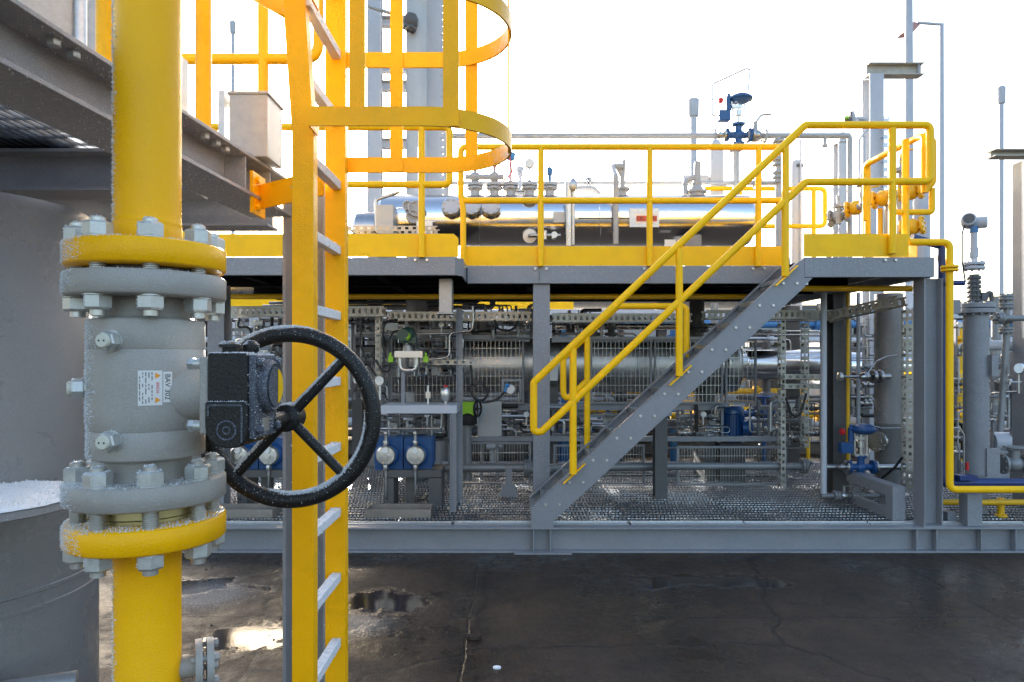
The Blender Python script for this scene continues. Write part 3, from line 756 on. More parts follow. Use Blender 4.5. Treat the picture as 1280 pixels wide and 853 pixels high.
# ================================================================== BIG GREY TANK
TC = V((-2.007, 2.45, 0)); TR = 0.45
gt = thing('grey_tank', 'wide grey cylindrical tank standing at the left behind the ball valve', 'tank', TC)
MB().lathe([(TR, 0.12), (TR, 0.86), (TR+0.004, 0.862), (TR+0.004, 0.872), (TR, 0.875), (TR, 0.915), (TR+0.004, 0.918), (TR+0.004, 0.930), (TR, 0.933), (TR, 2.20), (TR-0.03, 2.24)], TC, (0, 0, 1), 128).mk('shell', 'tank', gt, ang=40)
MB().lathe([(TR+0.06, 0), (TR+0.06, 0.12), (TR-0.02, 0.125)], TC, (0, 0, 1), 64).mk('base_ring', 'grey_dark', gt)
o = V((0.62, -0.78, 0)).normalized()
cn = TC+o*TR+V((0, 0, 0.70))
MB().lathe([(0.105, -0.05), (0.105, 0.004), (0.088, 0.006), (0.088, -0.03)], cn, o, 32).mk('nozzle_opening', 'ink', gt)
MB().tube([cn-o*0.1, cn+o*0.12, cn+o*0.12+V((0.30, 0.12, 0))], 0.028, 16, 0.05).mk('drain_pipe', 'pipe_grey', gt)
pc = V((-1.57, 2.0, 1.258))
plt = MB().lathe([(0.262, 0), (0.267, 0.004), (0.267, 0.024), (0.262, 0.028)], pc, (0, 0, 1), 80).mk('ledge_plate', 'beam_near', gt, label='round steel ledge under a white frost cover')
sn = MB()
rnd = random.Random(3); vs = []; fs = []; nr_, na_ = 9, 80
for i in range(nr_+1):
    rr_ = 0.271*math.sin(math.pi/2*i/nr_) if i < nr_ else 0.272
    for j in range(na_):
        a = 2*math.pi*j/na_; hh = (0.011*(1-(i/nr_)**6) + rnd.uniform(-0.002, 0.002)) if i < nr_ else 0.0
        r2 = rr_ + (rnd.uniform(-0.003, 0.003) if i > 0 else 0)
        vs.append(pc+V((r2*math.cos(a), r2*math.sin(a), 0.0285+hh)))
fs = [tuple(range(na_))]
for i in range(nr_): fs += [(i*na_+j, i*na_+(j+1) % na_, (i+1)*na_+(j+1) % na_, (i+1)*na_+j) for j in range(na_)]
sno = sn.quadify(vs, fs).mk('frost_cover', 'snow', plt, ang=180)
frost_on([sno], plt, 2500, 0.005, (0.4, -0.3, 0.6), 0.1, 21)
# ================================================================== SKID BASE
FD = 5.95; SX = F/FD
DZ = 0.232                      # lower deck level
XL, XR, YB = -4.4, 7.2, 9.7
sk = thing('skid_base', 'long grey steel skid base with grating deck on the asphalt', 'skid', (1.4, 7.8, 0))
def px2x(px, d=FD): return (px-640)*d/F
MB().ibeam((XL, 6.03, 0.111), (XR, 6.03, 0.111), 0.222, 0.16, 0.016, 0.012).mk('front_beam', 'grey', sk, bevel=0.003)
MB().ibeam((XL, YB, 0.111), (XR, YB, 0.111), 0.222, 0.16, 0.016, 0.012).mk('rear_beam', 'grey', sk)
for px in (667, 688, 1147, 1172, 1228, 1271):
    MB().box((px2x(px)-0.006, 5.956, 0.018), (px2x(px)+0.006, 6.02, 0.204)).mk('stiffener', 'grey', sk)
for x in (-3.4, -1.9, -0.4, 1.1, 2.6, 4.1, 5.6):
    MB().ibeam((x, 6.12, 0.10), (x, YB-0.09, 0.10), 0.19, 0.10, 0.01, 0.008).mk('cross_beam', 'grey_dark', sk)
MB().box((0.02, 5.90, 0.001), (0.52, 5.955, 0.016)).mk('foot_plate', 'grey', sk)
edges = [px2x(p, 6.1) for p in (-250, 0, 190, 400, 565, 785, 930, 1085, 1280, 1420)]
rnd = random.Random(4)
for i in range(len(edges)-1):
    xa, xb = edges[i]+0.004, edges[i+1]-0.004
    b = MB(); y0, y1 = 6.13, 9.6
    n = int((xb-xa)/0.034)
    sl_ = rnd.uniform(-0.003, 0.003)
    for k in range(n+1):
        x = xa + (xb-xa-0.004)*k/n
        b.box((x, y0, DZ-0.026+sl_), (x+0.004, y1, DZ+sl_))
    m_ = int((y1-y0)/0.10); kk = max(3, int((xb-xa)/0.034)); b.mk('bearing_bars', 'grating', sk); b = MB()
    for k in range(1, m_):
        y = y0+(y1-y0)*k/m_
        for q in range(kk):
            x = xa+(xb-xa)*(q+0.5)/kk+(0.006 if k % 2 else -0.006)
            tl = 0.16*math.sin(y*5+xa+x*1.3)+rnd.uniform(-0.16, 0.16); zz = DZ+0.003+sl_+0.002*math.sin(x*4.1+y*3)
            b.bar((x-0.0115, y, zz), (x+0.0115, y, zz), 0.016, 0.010, (0, math.sin(tl), math.cos(tl)))
    b.mk('serrated_bars', 'serration', sk)
    MB().box((xa, 6.112, DZ-0.008), (xb, 6.124, DZ+0.010+sl_)).box((xa, 6.06, DZ-0.008), (xb, 6.112, DZ-0.002)).mk('edge_strip', 'galv', sk)
for px in (567, 787):
    MB().box((px2x(px, 6.1)-0.006, 6.055, DZ-0.01), (px2x(px, 6.1)+0.006, 6.105, DZ+0.004)).mk('edge_clip', 'rubber', sk)

# ================================================================== UPPER DECK
UZ = 2.58
ud = thing('upper_deck', 'grey steel upper deck with dark underside carrying the silver vessel', 'deck', (0.5, 7.8, UZ-0.17))
def fascia(x0, x1, y, z0, z1, name='edge_channel', bolts=()):
    b = MB().channel((x0, y, (z0+z1)/2), (x1, y, (z0+z1)/2), z1-z0, 0.06, 0.009, -1)
    o = b.mk(name, 'grey', ud, bevel=0.002)
    for x in bolts:
        MB().hexn((x, y, z1-0.025), (0, -1, 0), 0.026, 0.014).mk('deck_bolt', 'bolt', ud)
    return o
xl1 = px2x(576)
fascia(-3.2, xl1-0.05, FD, UZ-0.155, UZ, bolts=(px2x(519), px2x(534), px2x(372), px2x(388)))
MB().slab([(xl1-0.05, FD, UZ-0.155), (xl1-0.05, FD, UZ), (xl1+0.012, FD+0.1, UZ), (xl1+0.012, FD+0.1, UZ-0.155)], None, (0.004, 0.008, 0)).mk('corner_plate', 'grey', ud)
MB().box((xl1+0.002, FD+0.11, UZ-0.155), (xl1+0.012, 6.50, UZ)).mk('side_channel', 'grey', ud)
D2 = 6.52
def p2(px): return px2x(px, D2)
fascia(xl1+0.02, p2(1010), D2, UZ-0.165, UZ, bolts=(p2(669), p2(683), p2(805), p2(819), p2(941), p2(955)))
for px in (674, 812): MB().box((p2(px)-0.002, D2-0.004, UZ-0.16), (p2(px)+0.003, D2, UZ-0.005)).mk('channel_joint', 'grey_dark', ud)
xc = px2x(1168)
fascia(px2x(1006), xc, FD, UZ-0.172, UZ, bolts=(px2x(1106), px2x(1119)))
MB().channel((xc+0.002, FD+0.004, UZ-0.086), (xc+0.002, 9.6, UZ-0.086), 0.172, 0.06, 0.009, -1).mk('side_channel', 'grey', ud)
MB().channel((-3.2, 9.6, UZ-0.045), (xc, 9.6, UZ-0.045), 0.085, 0.06, 0.009, 1).mk('rear_channel', 'grey_dark', ud)
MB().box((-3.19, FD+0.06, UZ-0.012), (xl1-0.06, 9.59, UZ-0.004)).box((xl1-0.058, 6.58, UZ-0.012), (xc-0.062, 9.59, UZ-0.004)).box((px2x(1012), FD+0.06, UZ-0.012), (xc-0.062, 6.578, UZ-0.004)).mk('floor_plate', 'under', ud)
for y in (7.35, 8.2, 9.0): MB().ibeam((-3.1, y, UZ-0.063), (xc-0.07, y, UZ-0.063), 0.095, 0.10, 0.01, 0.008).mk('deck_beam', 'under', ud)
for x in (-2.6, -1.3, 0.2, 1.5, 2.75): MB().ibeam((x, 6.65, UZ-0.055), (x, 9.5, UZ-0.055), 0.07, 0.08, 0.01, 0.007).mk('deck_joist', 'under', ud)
def toe(name, x0, x1, y, z0, z1, lab, cut=0.0):
    b = MB(); c = cut
    b.slab([(x0, y, z0), (x1, y, z0), (x1, y, z1-c), (x1-c, y, z1), (x0, y, z1)] if c else [(x0, y, z0), (x1, y, z0), (x1, y, z1), (x0, y, z1)], None, (0, 0.006, 0))
    return b
# ------------------------------------------------ columns
CG = 'grey columns carrying the upper deck'
def column(px, d, h, wd, lab, z1, z0=DZ, m='grey', flip=False, cap=True):
    x = px2x(px, d)
    t = thing('steel_column', lab, 'column', (x, d, z0), CG if 'deck' in lab else None)
    MB().ibeam((x, d, z0), (x, d, z1), h, wd, 0.013, 0.010, (1, 0, 0) if flip else (0, 1, 0)).mk('column_shaft', m, t, bevel=0.002)
    if cap: MB().box((x-wd*0.6, d-h*0.6, z0), (x+wd*0.6, d+h*0.6, z0+0.014)).mk('base_plate', m, t)
    return t
column(676.5, 6.64, 0.16, 0.16, 'grey steel column under the deck beside the foot of the stair', UZ-0.168)
column(1160, 6.06, 0.165, 0.165, 'grey steel column under the right end of the stair landing deck', UZ-0.175, 0.222, flip=True)
column(274, 6.64, 0.16, 0.16, 'grey steel column under the deck seen left of the black handwheel', UZ-0.168)
column(1047, 7.35, 0.17, 0.17, 'brownish grey column under the landing deck beside a thin pale conduit', UZ-0.185, m='grey_dark')
column(988, 9.1, 0.18, 0.18, 'rear column under the deck behind the perforated uprights', UZ-0.19, m='grey_dark')
column(448, 9.1, 0.14, 0.14, 'rear column under the deck just right of the ladder', UZ-0.19, m='grey_dark')
# short columns
c = column(825, 7.15, 0.12, 0.13, 'short dark support column on the grating behind the stair', 1.10, m='grey_dark')
MB().box((px2x(825, 7.15)-0.13, 7.05, 1.10), (px2x(825, 7.15)+0.10, 7.25, 1.20)).mk('top_bracket', 'grey', c)
# stub duct below left deck
MB().box((px2x(549, 6.2), 6.18, 2.115), (px2x(565, 6.2), 6.34, 2.42)).box((px2x(547, 6.2), 6.175, 2.10), (px2x(567, 6.2), 6.345, 2.116)).mk('post_stub', 'galv_frost', label='short square galvanised stub hanging under the deck edge', cat='stub', bevel=0.003)

# ------------------------------------------------ stair
st = thing('stair', 'grey steel stair rising to the right up to the deck', 'stair', W(680, 660, FD))
def P(px, py, d=FD): return W(px, py, d)
poly = [(664, 637), (1005.6, 322.3), (1005.6, 347.4), (1016, 347.4), (692, 650), (692, 660), (664, 660)]
for y, nm in ((FD, 'stringer'), (6.475, 'stringer')):
    pts = [V((P(a, b_).x, y, P(a, b_).z)) for a, b_ in poly]
    sg = 1 if y < 6.2 else -1
    b = MB().slab(pts, None, (0, 0.010*sg, 0))
    a0, a1 = pts[0], pts[1]-V((0.03, 0, -0.02)); a1 = pts[0]+(pts[1]-pts[0])*0.985; l0, l1 = pts[4], pts[4]+(pts[3]-pts[4])*0.97
    b.extr([(-0.035, -0.005), (0.035, -0.005), (0.035, 0.005), (-0.035, 0.005)], a0+V((0, 0.031*sg, 0.006)), a1+V((0, 0.031*sg, 0.006)), (0, 0, 1))
    b.extr([(-0.035, -0.005), (0.035, -0.005), (0.035, 0.005), (-0.035, 0.005)], l0+V((0, 0.031*sg, -0.006)), l1+V((0, 0.031*sg, -0.006)), (0, 0, 1))
    b.mk(nm, 'grey', st)
bolts = []
NT = 11
for k in range(NT):
    cx = 690.5+29.7*k; cy = 631-27.65*k
    if k == 0: cx, cy = 690.5, 631
    p = P(cx, cy)
    b = MB(); x0, x1, y0, y1, z = p.x-0.075, p.x+0.165, FD+0.018, 6.457, p.z+0.045
    for yy in (y0, y1-0.004): b.box((x0, yy, z-0.055), (x1, yy+0.004, z-0.004))
    for i in range(9):
        xx = x0+(x1-x0)*i/8; b.box((xx-0.002, y0+0.005, z-0.03), (xx+0.002, y1-0.005, z))
    for i in range(13):
        yy = y0+0.03+(y1-y0-0.06)*i/12; b.bar((x0, yy, z-0.004), (x1, yy, z-0.004), 0.006, 0.006)
    b.box((x0-0.014, y0+0.005, z-0.035), (x0-0.004, y1-0.005, z+0.003))
    b.mk('tread', 'galv', st)
    for dx in (-0.060, 0.060):
        MB().hexn((p.x+dx, FD, p.z), (0, -1, 0), 0.024, 0.010).mk('tread_bolt', 'bolt', st)
# front handrail of the stair and landing (one closed loop)
RW = 0.032
hr = thing('stair_handrail', 'yellow tube handrail along the near side of the stair and landing', 'handrail', P(848, 480))
yR = FD-0.03
def PR(px, py): 
    p = P(px, py); return V((p.x, yR, p.z))
MB().tube([PR(667, 539), PR(667, 478), PR(1005, 158), PR(1160, 158), PR(1160, 228), PR(1005, 229), PR(676, 540)], RW, 16, 0.055, closed=True).mk('rail_loop', 'yellow', hr, ang=60)
for px, ya, yb in ((716, 432, 592), (848, 308, 470), (980, 183, 346), (1113, 158, 318)):
    b = MB(); b.cyl(PR(px, ya+4), PR(px, yb), RW*0.98, 16); po = b.mk('post', 'yellow', hr)
    if px < 1100:
        a = PR(px-12, yb+12); c2 = PR(px+15, yb-13)
        MB().bar(a+V((0, 0.005, 0)), c2+V((0, 0.005, 0)), 0.05, 0.008).mk('foot_flat', 'yellow', po)
# rear handrail of the stair
hr2 = thing('stair_handrail', 'short yellow handrail on the far side of the stair, with a square upper bend', 'handrail', P(780, 440, 6.5))
def Q(px, py): return W(px, py, 6.49)
MB().tube([Q(734, 476), Q(704, 505), Q(704, 448), Q(772, 383), Q(858, 383), Q(858, 447)], 0.030, 14, 0.06).mk('rail_loop', 'yellow', hr2, ang=60)
MB().cyl(Q(734, 422), Q(734, 562), 0.029, 14).mk('post', 'yellow', hr2)
for a, b_ in (((722, 574), (746, 551)), ((846, 459), (870, 437))): MB().bar(Q(*a), Q(*b_), 0.05, 0.008).mk('foot_flat', 'yellow', hr2)
# deck guard rails
def guard(name, lab, d, loop, posts, bend=0.06, r=0.030):
    t = thing(name, lab, 'railing', W(posts[0][0], posts[0][2], d))
    MB().tube([W(a, b_, d) for a, b_ in loop], r, 14, bend).mk('rail_loop', 'yellow', t, ang=60)
    for px, ya, yb in posts: MB().cyl(W(px, ya, d), W(px, yb, d), r*0.98, 14).mk('post', 'yellow', t)
    return t
g1 = guard('guard_rail', 'yellow guard rail with toe board in front of the silver vessel', D2-0.03, [(985, 184), (576, 184), (576, 251), (985, 251)], [(676, 184, 333), (812, 184, 333), (948, 184, 333)])
MB().tube([W(576, 243, D2-0.035), W(579, 262, D2-0.035), W(579, 333, D2-0.035)], 0.028, 14, 0.04).mk('post', 'yellow', g1)
toe('toe_board', p2(582), p2(984), D2+0.002, UZ+0.004, UZ+0.19, '').mk('toe_board', 'yellow', g1)
g2 = guard('guard_rail', 'yellow guard rail behind the cage ladder on the nearer left part of the deck', FD-0.03, [(-40, 159), (562, 159), (562, 231), (-40, 231)], [(527, 159, 322), (378, 159, 322), (228, 159, 322)])
toe('toe_board', -3.2, px2x(573), FD+0.002, UZ+0.004, UZ+0.205, '', 0.04).mk('toe_board', 'yellow', g2)
tb = toe('toe_board', px2x(1005), px2x(1136), FD+0.002, UZ+0.004, UZ+0.205, '').mk('toe_board', 'yellow', hr)
# side rail of landing running back
g3 = thing('guard_rail', 'yellow guard rail closing the right end of the stair landing', 'railing', (3.64, 6.3, UZ))
xs = 3.62
MB().tube([(xs+0.02, 6.02, 3.16), (xs+0.02, 6.02, 3.66), (xs+0.02, 6.12, 3.68), (xs-0.02, 6.95, 3.67), (xs-0.02, 6.95, 3.10)], 0.030, 14, 0.07).mk('rail_loop', 'yellow', g3, ang=60)
MB().tube([(xs+0.02, 6.02, 3.18), (xs+0.09, 6.02, 3.25), (xs+0.09, 6.02, 3.62), (xs+0.02, 6.05, 3.68)], 0.030, 14, 0.06).mk('rail_end', 'yellow', g3, ang=60)
MB().tube([(xs+0.09, 6.03, 3.2), (xs+0.09, 6.03, 2.99), (3.38, 6.03, 2.99)], 0.026, 14, 0.03).mk('low_rail', 'yellow', g3, ang=60)
for y in (6.5, 6.95): MB().cyl((xs, y, 2.585), (xs, y, 3.67), 0.029, 14).mk('post', 'yellow', g3)
MB().box((xs-0.003, 6.1, UZ+0.004), (xs+0.003, 7.0, UZ+0.15)).mk('toe_board', 'yellow', g3)
# rail at the rear of the deck
guard('guard_rail', 'short yellow guard rail at the rear of the deck with a rounded corner', 8.9, [(880, 236), (1031, 236), (1031, 283), (880, 283)], [(1017, 236, 363), (925, 236, 363)], 0.07)

# ================================================================== UPPER VESSEL
VC = V((0, 7.7, 3.25)); VR = 0.285
def vx(px, d=7.7): return (px-640)*d/F
vs_ = thing('silver_vessel', 'long horizontal stainless clad vessel lying behind the yellow guard rail', 'vessel', (0.3, 7.7, UZ))
xa, xb = vx(476), vx(936)
MB().lathe([(VR*0.55, 0), (VR*0.93, 0.012), (VR, 0.045), (VR, xb-xa-0.045), (VR*0.93, xb-xa-0.012), (VR*0.5, xb-xa)], (xa, VC.y, VC.z), (1, 0, 0), 96).mk('cladding', 'steel', vs_, ang=25)
for px in (600, 745, 868): MB().lathe([(VR+0.0015, 0), (VR+0.005, 0.004), (VR+0.005, 0.02), (VR+0.0015, 0.024)], (vx(px), VC.y, VC.z), (1, 0, 0), 96).mk('cladding_seam', 'steel', vs_)
for px in (560, 860):
    MB().box((vx(px)-0.09, VC.y-0.22, UZ), (vx(px)+0.09, VC.y+0.22, VC.z-0.2)).mk('saddle', 'grey', vs_)
def on_front(px, py):           # point on the vessel's near face seen at that height
    z = CAMZ-(py-HOR)*7.45/F; dz = z-VC.z; y = VC.y-math.sqrt(max(VR*VR-dz*dz, 0.0))
    return V(((px-640)*y/F, y, CAMZ-(py-HOR)*y/F))
for px in (565, 590, 614):
    p = on_front(px, 267); ax = V((0, -0.93, 0.36)).normalized()
    b = MB().cyl(p-ax*0.05, p+ax*0.10, 0.062, 24); b.flange(p+ax*0.10, ax, 0.105, 0.026, 8, 0.083, 0.012)
    nz = b.mk('side_nozzle', 'steel_dull', vs_); MB().flange(p+ax*0.132, ax, 0.10, 0.024, 8, 0.083, 0.012).mk('blind_flange', 'pole', nz)
p = on_front(662, 296); ax = V((0, -1, -0.1)).normalized()
b = MB().lathe([(0.075, 0), (0.075, 0.02)], p+ax*0.05, ax, 28).mk('insulated_disc', 'white', vs_)
MB().tube([p, p+ax*0.16, p+ax*0.16+V((0.33, 0, 0))], 0.022, 14, 0.03).cyl(p+ax*0.16+V((0.16, 0, -0.04)), p+ax*0.16+V((0.16, 0, 0.05)), 0.03, 12).cyl(p+ax*0.16+V((0.26, -0.05, 0)), p+ax*0.16+V((0.26, 0.05, 0)), 0.035, 12).mk('drain_branch', 'steel_dull', vs_)
p = on_front(662, 252); MB().lathe([(0.075, 0), (0.08, 0.02), (0.05, 0.03)], p, (0, -0.6, 0.8), 24).mk('insulated_disc', 'white', vs_)
# framed sign
s = on_front(805, 270)
sy = VC.y-VR-0.02
sg = MB().box((vx(787, sy), sy, W(0, 284, sy).z), (vx(824, sy), sy+0.02, W(0, 261, sy).z)).mk('sign_frame', 'galv', vs_)
MB().box((vx(794, sy), sy-0.003, W(0, 280, sy).z), (vx(822, sy), sy, W(0, 267, sy).z)).mk('sign_plate', 'paper', sg)
MB().box((vx(795.5, sy), sy-0.005, W(0, 277, sy).z), (vx(821, sy), sy-0.003, W(0, 270, sy).z)).mk('red_field', 'signred', sg)
b = MB()
for i, px in enumerate((797, 800, 803, 808.5, 812, 815.5, 818.5)):
    b.bar((vx(px, sy), sy-0.0055, W(0, 276, sy).z), (vx(px+(1.6 if i % 2 else 0), sy), sy-0.0055, W(0, 271, sy).z), 0.001, 0.008)
b.mk('sign_strokes', 'ink', sg)
MB().bar((vx(720), sy+0.008, W(0, 273, sy).z), (vx(786), sy+0.008, W(0, 273, sy).z), 0.004, 0.010).mk('sign_cable', 'rubber', sg)
p = on_front(830, 304); MB().box((vx(823), sy-0.01, W(0, 309, 7.4).z), (vx(836), sy, W(0, 300, 7.4).z)).mk('white_plate', 'white', vs_)
MB().box((vx(690), sy-0.03, W(0, 279, 7.4).z), (vx(705), sy+0.03, W(0, 266, 7.4).z)).mk('instrument_case', 'grey_light', vs_)
MB().bar(on_front(604, 294), on_front(660, 294), 0.006, 0.006).mk('bright_wire', 'alu', vs_)
# left end block of the vessel: stacked flanges and a grey body
lb = thing('end_vessel', 'flanged grey vessel end with stacked fittings behind the cage ladder', 'vessel', (vx(500), 7.6, UZ))
MB().lathe([(0.17, 0), (0.20, 0.03), (0.20, 0.29), (0.17, 0.33)], (vx(450), 7.5, 3.1), (1, 0, 0), 40).mk('barrel', 'steel_dull', lb)
MB().box((vx(480), 7.25, 2.78), (vx(500), 7.5, 3.33)).mk('junction_box', 'grey_light', lb)
MB().box((vx(527), 7.28, 2.96), (vx(546), 7.36, 3.16)).mk('terminal_case', 'galv', lb)
for px, py, r in ((521, 262, 0.09), (517, 272, 0.075), (510, 258, 0.05)):
    p = W(px, py, 7.35); MB().flange(p, (0.2, -1, 0.15), r, 0.03, 8, r*0.8, 0.01).torus(p+V((0, -0.05, 0)), (0.2, -1, 0.15), r*0.9, 0.008, 24, 8).mk('port_flange', 'pipe_pale', lb)
MB().tube([W(470, 300, 7.3), W(470, 250, 7.3), W(500, 240, 7.3)], 0.02, 10, 0.05).mk('side_tube', 'steel_dull', lb)
def cable_tray(name, lab, p0, p1, hgt=0.06, width=0.2, up=(0, 0, 1), m='perf', pitch=0.075, hole=0.55, group=None, cat='cable tray'):
    """perforated tray: two side walls cut by regular slots, joined by cross bars"""
    p0 = V(p0); p1 = V(p1); x, y, d = basis(p1-p0, up); Ln = (p1-p0).length
    b = MB(); n = max(2, int(Ln/pitch))
    for s_ in (-1, 1):
        o = x*(width/2*s_)
        b.bar(p0+o+y*(hgt*0.40), p1+o+y*(hgt*0.40), 0.003, hgt*0.24, y)
        b.bar(p0+o-y*(hgt*0.40), p1+o-y*(hgt*0.40), 0.003, hgt*0.24, y)
        for i in range(n):
            a = p0 + d*(Ln*(i+0.2)/n); b.bar(a+o, a+d*(Ln/n*hole)+o, 0.0026, hgt*0.60, y)
    for i in range(0, n, 3):
        a = p0+d*(Ln*(i+0.5)/n)-y*hgt*0.35
        b.bar(a-x*width/2, a+x*width/2, 0.02, 0.003, y)
    return b.mk(name, m, label=lab, cat=cat, group=group)
cable_tray('cable_tray', 'pale perforated cable tray just above the left yellow toe board', W(380, 288, 7.0), W(548, 288, 7.0), 0.05)

# ------------------------------------------------ instruments on top of the vessel
TZ = VC.z+VR-0.02
def nozzle_inst(px, kind, lab, cat, h=0.0, d=7.7):
    x = vx(px, d); t = thing('vessel_instrument', lab, cat, (x, d, TZ))
    b = MB().cyl((x, d, TZ-0.02), (x, d, TZ+0.10), 0.055, 16); b.flange((x, d, TZ+0.10), (0, 0, 1), 0.092, 0.024, 8, 0.072, 0.011); b.flange((x, d, TZ+0.135), (0, 0, 1), 0.092, 0.024, 8, 0.072, 0.011)
    b.cyl((x, d, TZ+0.14), (x, d, TZ+0.19), 0.035, 12, 0.02); b.mk('flanged_nozzle', 'pipe_pale', t)
    z = TZ+0.19
    if kind == 'gauge':
        MB().cyl((x, d, z), (x, d, z+0.14), 0.011, 10).mk('stem', 'steel_dull', t)
        g = MB().lathe([(0.05, -0.02), (0.056, -0.015), (0.056, 0.015), (0.05, 0.02)], (x, d, z+0.19), (0, -1, 0), 28).mk('gauge_case', 'steel_dull', t)
        MB().lathe([(0.049, 0.020), (0.049, 0.022)], (x, d, z+0.19), (0, -1, 0), 28).mk('dial', 'gauge_face', g)
    elif kind == 'bluecap':
        MB().cyl((x, d, z), (x, d, z+0.22), 0.014, 10).cyl((x, d, z+0.02), (x, d, z+0.06), 0.022, 6).mk('stem', 'steel_dull', t)
        MB().lathe([(0.03, 0), (0.05, 0.02), (0.052, 0.08), (0.03, 0.10)], (x, d, z+0.22), (0.1, -0.2, 1), 18).cyl((x-0.06, d, z+0.27), (x+0.03, d, z+0.27), 0.022, 10).mk('transmitter_head', 'blue_light', t)
    elif kind == 'head':
        MB().cyl((x, d, z), (x, d, z+0.14), 0.018, 10).mk('stem', 'pole', t)
        MB().lathe([(0.02, 0), (0.038, 0.02), (0.038, 0.05), (0.025, 0.06), (0.045, 0.075), (0.045, 0.11), (0.03, 0.12)], (x, d, z+0.12), (0, 0, 1), 16).mk('transmitter_head', 'pole', t)
    elif kind == 'valve':
        MB().sphere((x, d, z+0.04), 0.055, (1.3, 1, 1), 12).cyl((x-0.11, d, z+0.04), (x+0.11, d, z+0.04), 0.03, 12).cyl((x, d, z+0.04), (x, d, z+0.2), 0.02, 10).mk('valve_body', 'pipe_pale', t)
        hwh = MB().torus((x, d, z+0.2), (0, 0, 1), 0.07, 0.01, 20, 8); hwh.bar((x-0.07, d, z+0.2), (x+0.07, d, z+0.2), 0.012, 0.012); hwh.mk('handwheel', 'grey_dark', t)
    elif kind == 'cap':
        MB().cyl((x, d, z), (x, d, z+0.09), 0.02, 10).lathe([(0.03, 0.06), (0.034, 0.08), (0.034, 0.13), (0.02, 0.15)], (x, d, z), (0, 0, 1), 14).mk('cap_fitting', 'blue_band', t)
    return t
t = nozzle_inst(594, 'valve', 'grey hand valve on the vessel top nearest to the cage ladder', 'valve')
t = nozzle_inst(618, 'valve', 'grey valve with red cables on top of the silver vessel', 'valve')
x = vx(618); MB().tube([(x, 7.6, TZ+0.3), (x+0.10, 7.58, TZ+0.42), (x+0.16, 7.58, TZ+0.5), (x+0.20, 7.6, TZ+0.25), (x+0.1, 7.6, TZ+0.16)], 0.009, 8, 0.05).mk('red_cable', 'red', t)
nozzle_inst(638, 'bluecap', 'bright blue headed transmitter on top of the silver vessel', 'transmitter')
nozzle_inst(650, 'head', 'pale grey transmitter between the blue head and the round gauge on the vessel', 'transmitter', d=8.0)
nozzle_inst(662, 'gauge', 'round dial gauge standing on top of the silver vessel', 'gauge')
nozzle_inst(687, 'cap', 'small blue grey capped fitting on the vessel right of a yellow rail post', 'fitting')
# relief valve with tall outlet pipe
t = thing('relief_valve', 'angled relief valve with tall grey outlet pipe on the vessel', 'valve', (vx(778), 7.7, TZ))
x = vx(778); b = MB().cyl((x, 7.7, TZ-0.02), (x, 7.7, TZ+0.08), 0.05, 14); b.flange((x, 7.7, TZ+0.09), (0, 0, 1), 0.085, 0.022, 8, 0.066, 0.01); b.mk('flanged_nozzle', 'pipe_pale', t)
MB().cyl((x, 7.7, TZ+0.1), (x, 7.7, TZ+0.24), 0.026, 12, 0.03).cyl((x, 7.7, TZ+0.2), (x+0.02, 7.7, TZ+0.42), 0.030, 12, 0.018).cyl((x, 7.7, TZ+0.24), (x-0.05, 7.7, TZ+0.34), 0.03, 12).mk('valve_body', 'pipe_pale', t)
MB().tube([(x, 7.66, W(0, 208, 7.66).z), (vx(764), 7.66, W(0, 208, 7.66).z), (vx(764), 7.36, W(0, 222, 7.4).z), (vx(764), 7.36, W(0, 306, 7.4).z)], 0.030, 14, 0.06).mk('outlet_pipe', 'pipe_pale', t)
t = thing('level_column', 'pair of thin upright pipes strapped to the front of the vessel', 'gauge', (vx(713), 7.35, 2.95))
MB().cyl(W(711, 308, 7.35), W(711, 228, 7.35), 0.042, 16).mk('chamber_pipe', 'steel_dull', t)
MB().cyl(W(716.5, 306, 7.32), W(716.5, 232, 7.32), 0.017, 12).lathe([(0.02, 0), (0.045, 0.04), (0.045, 0.10), (0.02, 0.14)], W(716.5, 240, 7.32), (0, 0, 1), 14).mk('float_tube', 'galv', t)
t = thing('vent_elbow', 'grey angle valve on the vessel between the tall mast and the grey duct', 'valve', (vx(873), 7.7, TZ))
x = vx(871); b = MB().cyl((x, 7.7, TZ-0.02), (x, 7.7, TZ+0.05), 0.085, 18); b.flange((x, 7.7, TZ+0.06), (0, 0, 1), 0.11, 0.026, 8, 0.09, 0.012); b.lathe([(0.08, 0.08), (0.05, 0.13), (0.055, 0.16)], (x, 7.7, TZ), (0, 0, 1), 18); b.mk('flanged_nozzle', 'pipe_pale', t)
MB().cyl((x, 7.7, TZ+0.15), (x+0.01, 7.7, TZ+0.40), 0.042, 14, 0.036).tube([(x, 7.7, TZ+0.24), (x-0.13, 7.7, TZ+0.18), (x-0.13, 7.7, TZ+0.03)], 0.03, 10, 0.05).mk('valve_body', 'pipe_pale', t)
